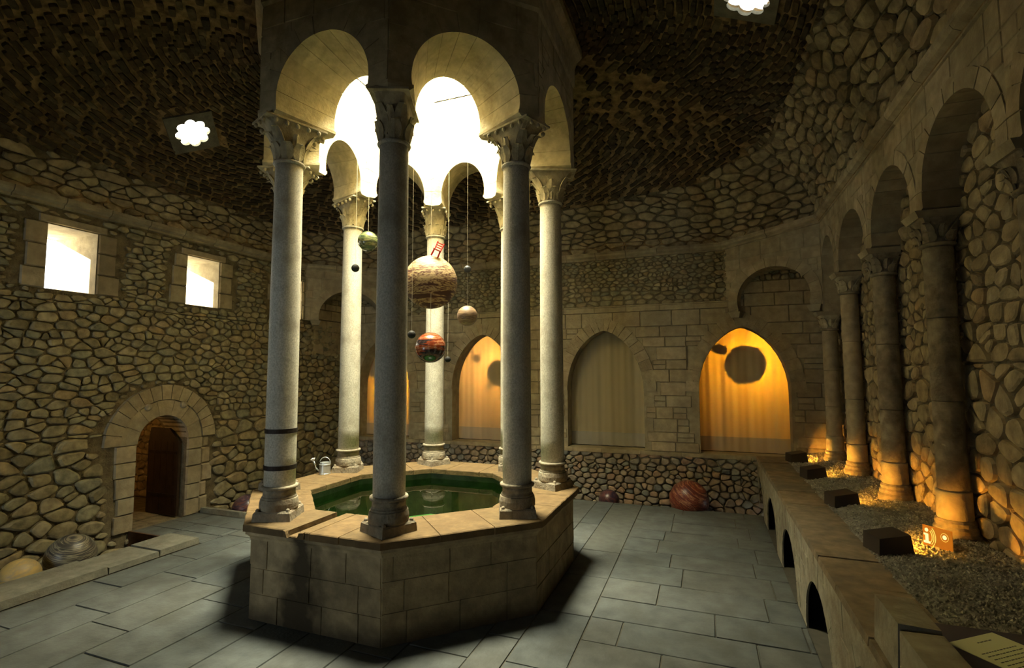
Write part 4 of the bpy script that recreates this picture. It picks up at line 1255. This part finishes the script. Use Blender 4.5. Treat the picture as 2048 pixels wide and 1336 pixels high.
# ------------------------------------------------------------------ DRUM / LANTERN on the columns
drum = empty('arched_lantern', (0, 0, 4.93))
AO, AI = 1.86, 1.22
def drum_map(k):
    a = PI/4*k; c, s = math.cos(a), math.sin(a)
    def M(u, v, d):          # d: apothem
        return (d*c-u*s, d*s+u*c, v)
    return M
ZC, RO = 5.095, .555
for k in range(8):
    M = drum_map(k); mb = MB()
    h = AO*T8; hi = AI*T8; zt = 6.62
    fo = math.asin((ZC-4.99)/RO)
    no = 28
    outer_c = circ(0, ZC, RO+.008, PI+fo, -fo); inner_c = circ(0, ZC-.02, RO*AI/AO+.006, PI+fo, -fo, .485)
    po = curvepts(outer_c, no); pi_ = curvepts(inner_c, no)
    # faces
    for (pts, hh, ap) in ((po, h, AO-.008), (pi_, hi, AI+.006)):
        poly = [(-hh, pts[0][1])] + pts + [(hh, pts[-1][1]), (hh, zt), (-hh, zt)]
        idx = tessellate_polygon([[Vector((p[0], p[1], 0)) for p in poly]])
        mb.add([M(p[0], p[1], ap) for p in poly], [tuple(t) for t in idx], .4)
    vs = [M(p[0], p[1], AO-.008) for p in po] + [M(p[0], p[1], AI+.006) for p in pi_]
    m = no+1
    mb.add(vs, [(j, j+1, m+j+1, m+j) for j in range(no)], .4)
    co = circ(0, ZC, RO, PI+fo, -fo); ci = circ(0, ZC-.02, RO*AI/AO, PI+fo, -fo, .478)
    voussoirs(mb, M, co, 11, .20, AO, AI, g=.0022, sub=4, M2=M, cv2=ci)
    bad = lambda u, v: math.hypot(u, v-ZC) < RO+.02
    M2 = lambda u, v, d: M(u, v, AO-.008+d)
    ashlar(mb, M2, -h, h, 5.0, 6.5, (.24, .32), (.3, .5), bad, lambda u, v: math.hypot(u, v-ZC) < RO+.15, d=.008, g=.003, b=.007)
    sub_at(mb, drum).build('arch', M_drum, drum)
for i in range(8):
    mb = MB()
    a = rad(22.5+45*i)
    def pt(ap, off, a=a, s=1):
        rr = ap/math.cos(PI/8); c = Vector((math.cos(a), math.sin(a))); 
        n1 = Vector((math.cos(a-PI/8*s), math.sin(a-PI/8*s))); t1 = Vector((n1.y, -n1.x))*s
        return c*rr+t1*off
    def plan(e):
        o_, n_ = AO+e*.0+.012*(e > 0), AI-.01
        wd = .215+e; wi = .135+e*.6
        return [tuple(pt(o_, wd, a, 1)), tuple(pt(o_, 0, a, 1)), tuple(pt(o_, wd, a, -1)), tuple(pt(n_, wi, a, -1)), tuple(pt(n_, 0, a)), tuple(pt(n_, wi, a, 1))]
    P1, P2 = plan(-.03), plan(.025)
    mb.prism(P1, 4.93, 4.965, .5, top=P2); mb.prism(P2, 4.965, 4.995, .6)
    sub_at(mb, drum).build('impost', M_drum, drum)
mb = MB()
oct_loft(mb, [(AO-.004, 6.10), (AO+.02, 6.14), (AO+.02, 6.36), (AO+.05, 6.46), (AO+.09, 6.50), (AO+.11, 6.53), (AO+.11, 6.64), (AO+.0, 6.68)])
sub_at(mb, drum).build('collar', M_drum, drum)
mb = MB()
oct_loft(mb, [(AI+.006, 6.60), (AI+.006, 8.4), (AI+.3, 8.4), (AI+.3, 6.6)])
sub_at(mb, drum).build('shaft_wall', M_drum, drum, label='inner wall of the light shaft rising above the vault')
for sgn in (-1, 1):
    mb = MB(); mb.box(-1.2, 1.2, sgn*.5-.015, sgn*.5+.015, 8.0, 8.03)
    sub_at(mb, drum).build('wire_rail', M_iron, drum)
mb = MB(); oct_loft(mb, [(AI+.1, 6.74), (2.6, 6.74), (2.6, 6.80), (AI+.1, 6.80)])  # unseen slab added to keep sun out of the gap around the drum
sub_at(mb, drum).build('sun_stop_slab', M_drum, drum)
tag(drum, 'octagonal stone lantern of horseshoe arches resting on the eight pool columns', 'lantern')

# ------------------------------------------------------------------ HANGING BALLS
G = 'balls hanging over the pool'
hang_ball(.02, .25, 3.53, .352, B_cream, 'largest hanging ball, cream and brown banded, with the red chair on top', G, 8.0)
hang_ball(.17, .0, 2.65, .192, B_red, 'glossy red and black banded ball hanging below the largest ball', G, 3.36)
hang_ball(.68, 0, 3.03, .125, B_brown, 'brown and cream banded ball hanging lowest on the right-hand wire', G, 3.57)
hang_ball(.68, 0, 3.61, .045, B_blue, 'tiny slate ball threaded on the right-hand wire', G, 8.0)
hang_ball(-1.0, 0, 3.75, .053, B_dark, 'tiny dark brown ball in front of the watering can column', G, 8.0)
hang_ball(.205, -.5, 2.78, .047, B_dark, 'tiny charcoal ball just left of the red glossy ball', G, 8.0)
hang_ball(-.06, .9, 2.525, .043, B_dark, 'tiny charcoal ball lower right of the red glossy ball', G, 8.0)
hang_ball(-.80, 0, 4.10, .135, B_green, 'green and cream glazed ball half hidden by the nearest column', G, 8.0)

# little red chair on the big ball
ch = empty('toy_chair', (.155, .12, 3.855), rad(25)); ch.rotation_euler = (rad(8), rad(24), rad(30))
W_ = .045
for sx_ in (-1, 1):
    for sy_ in (-1, 1):
        mb = MB(); mb.tube([(sx_*W_, sy_*.04, -.02), (sx_*W_*.9, sy_*.038, .07)], .0085, 6); mb.build('leg', M_red, ch)
mb = MB(); mb.box(-W_-.008, W_+.008, -.05, .05, .068, .078); mb.build('seat', M_red, ch)
for sx_ in (-1, 1):
    mb = MB(); mb.tube([(sx_*W_*.9, .045, .075), (sx_*W_, .065, .19)], .0085, 6); mb.build('back_post', M_red, ch)
for z in (.105, .135, .165):
    mb = MB(); mb.box(-W_, W_, .05+(z-.075)*.15, .056+(z-.075)*.15, z, z+.013); mb.build('slat', M_red, ch)
tag(ch, 'tiny red ladder-back chair perched on the largest hanging ball', 'chair')

# ------------------------------------------------------------------ WATERING CAN
wc = empty('watering_can', (-1.72, .34, .9), rad(200))
mb = MB(); mb.lathe([(.078, 0), (.08, .006), (.079, .012), (.077, .014), (.074, .125), (.078, .13), (.078, .137), (.072, .14), (.068, .165), (.06, .168), (.058, .15), (.05, .149)], n=28); mb.build('body', M_zinc, wc, smooth=False)
mb = MB(); mb.tube([(.07, 0, .03), (.12, 0, .07), (.155, 0, .15), (.17, 0, .185)], .011, 10); mb.build('spout', M_zinc, wc, smooth=True)
mb = MB(); 
Mr = lambda r, z: (r, z)
pts = []; n = 18
dirv = Vector((.35, 0, .94)).normalized(); a1 = Vector((0, 1, 0)); b1 = dirv.cross(a1)
c0 = Vector((.168, 0, .18)); vs = []
for (r, t) in ((.012, 0), (.034, .03), (.034, .036), (.001, .044)):
    vs += [c0+dirv*t+(a1*math.cos(2*PI*j/n)+b1*math.sin(2*PI*j/n))*r for j in range(n)]
mb.add(vs, [(i*n+j, i*n+(j+1) % n, (i+1)*n+(j+1) % n, (i+1)*n+j) for i in range(3) for j in range(n)])
mb.build('rose', M_zincl, wc, smooth=True, label='white sprinkler rose')
mb = MB(); mb.tube([(-.078*math.cos(a)-.0, 0, .15+.085*math.sin(a)) for a in [rad(-30+14*j) for j in range(15)]], .005, 8); mb.build('handle', M_zinc, wc, smooth=True)
tag(wc, 'small galvanised watering can on the coping beside a pool column', 'watering can')
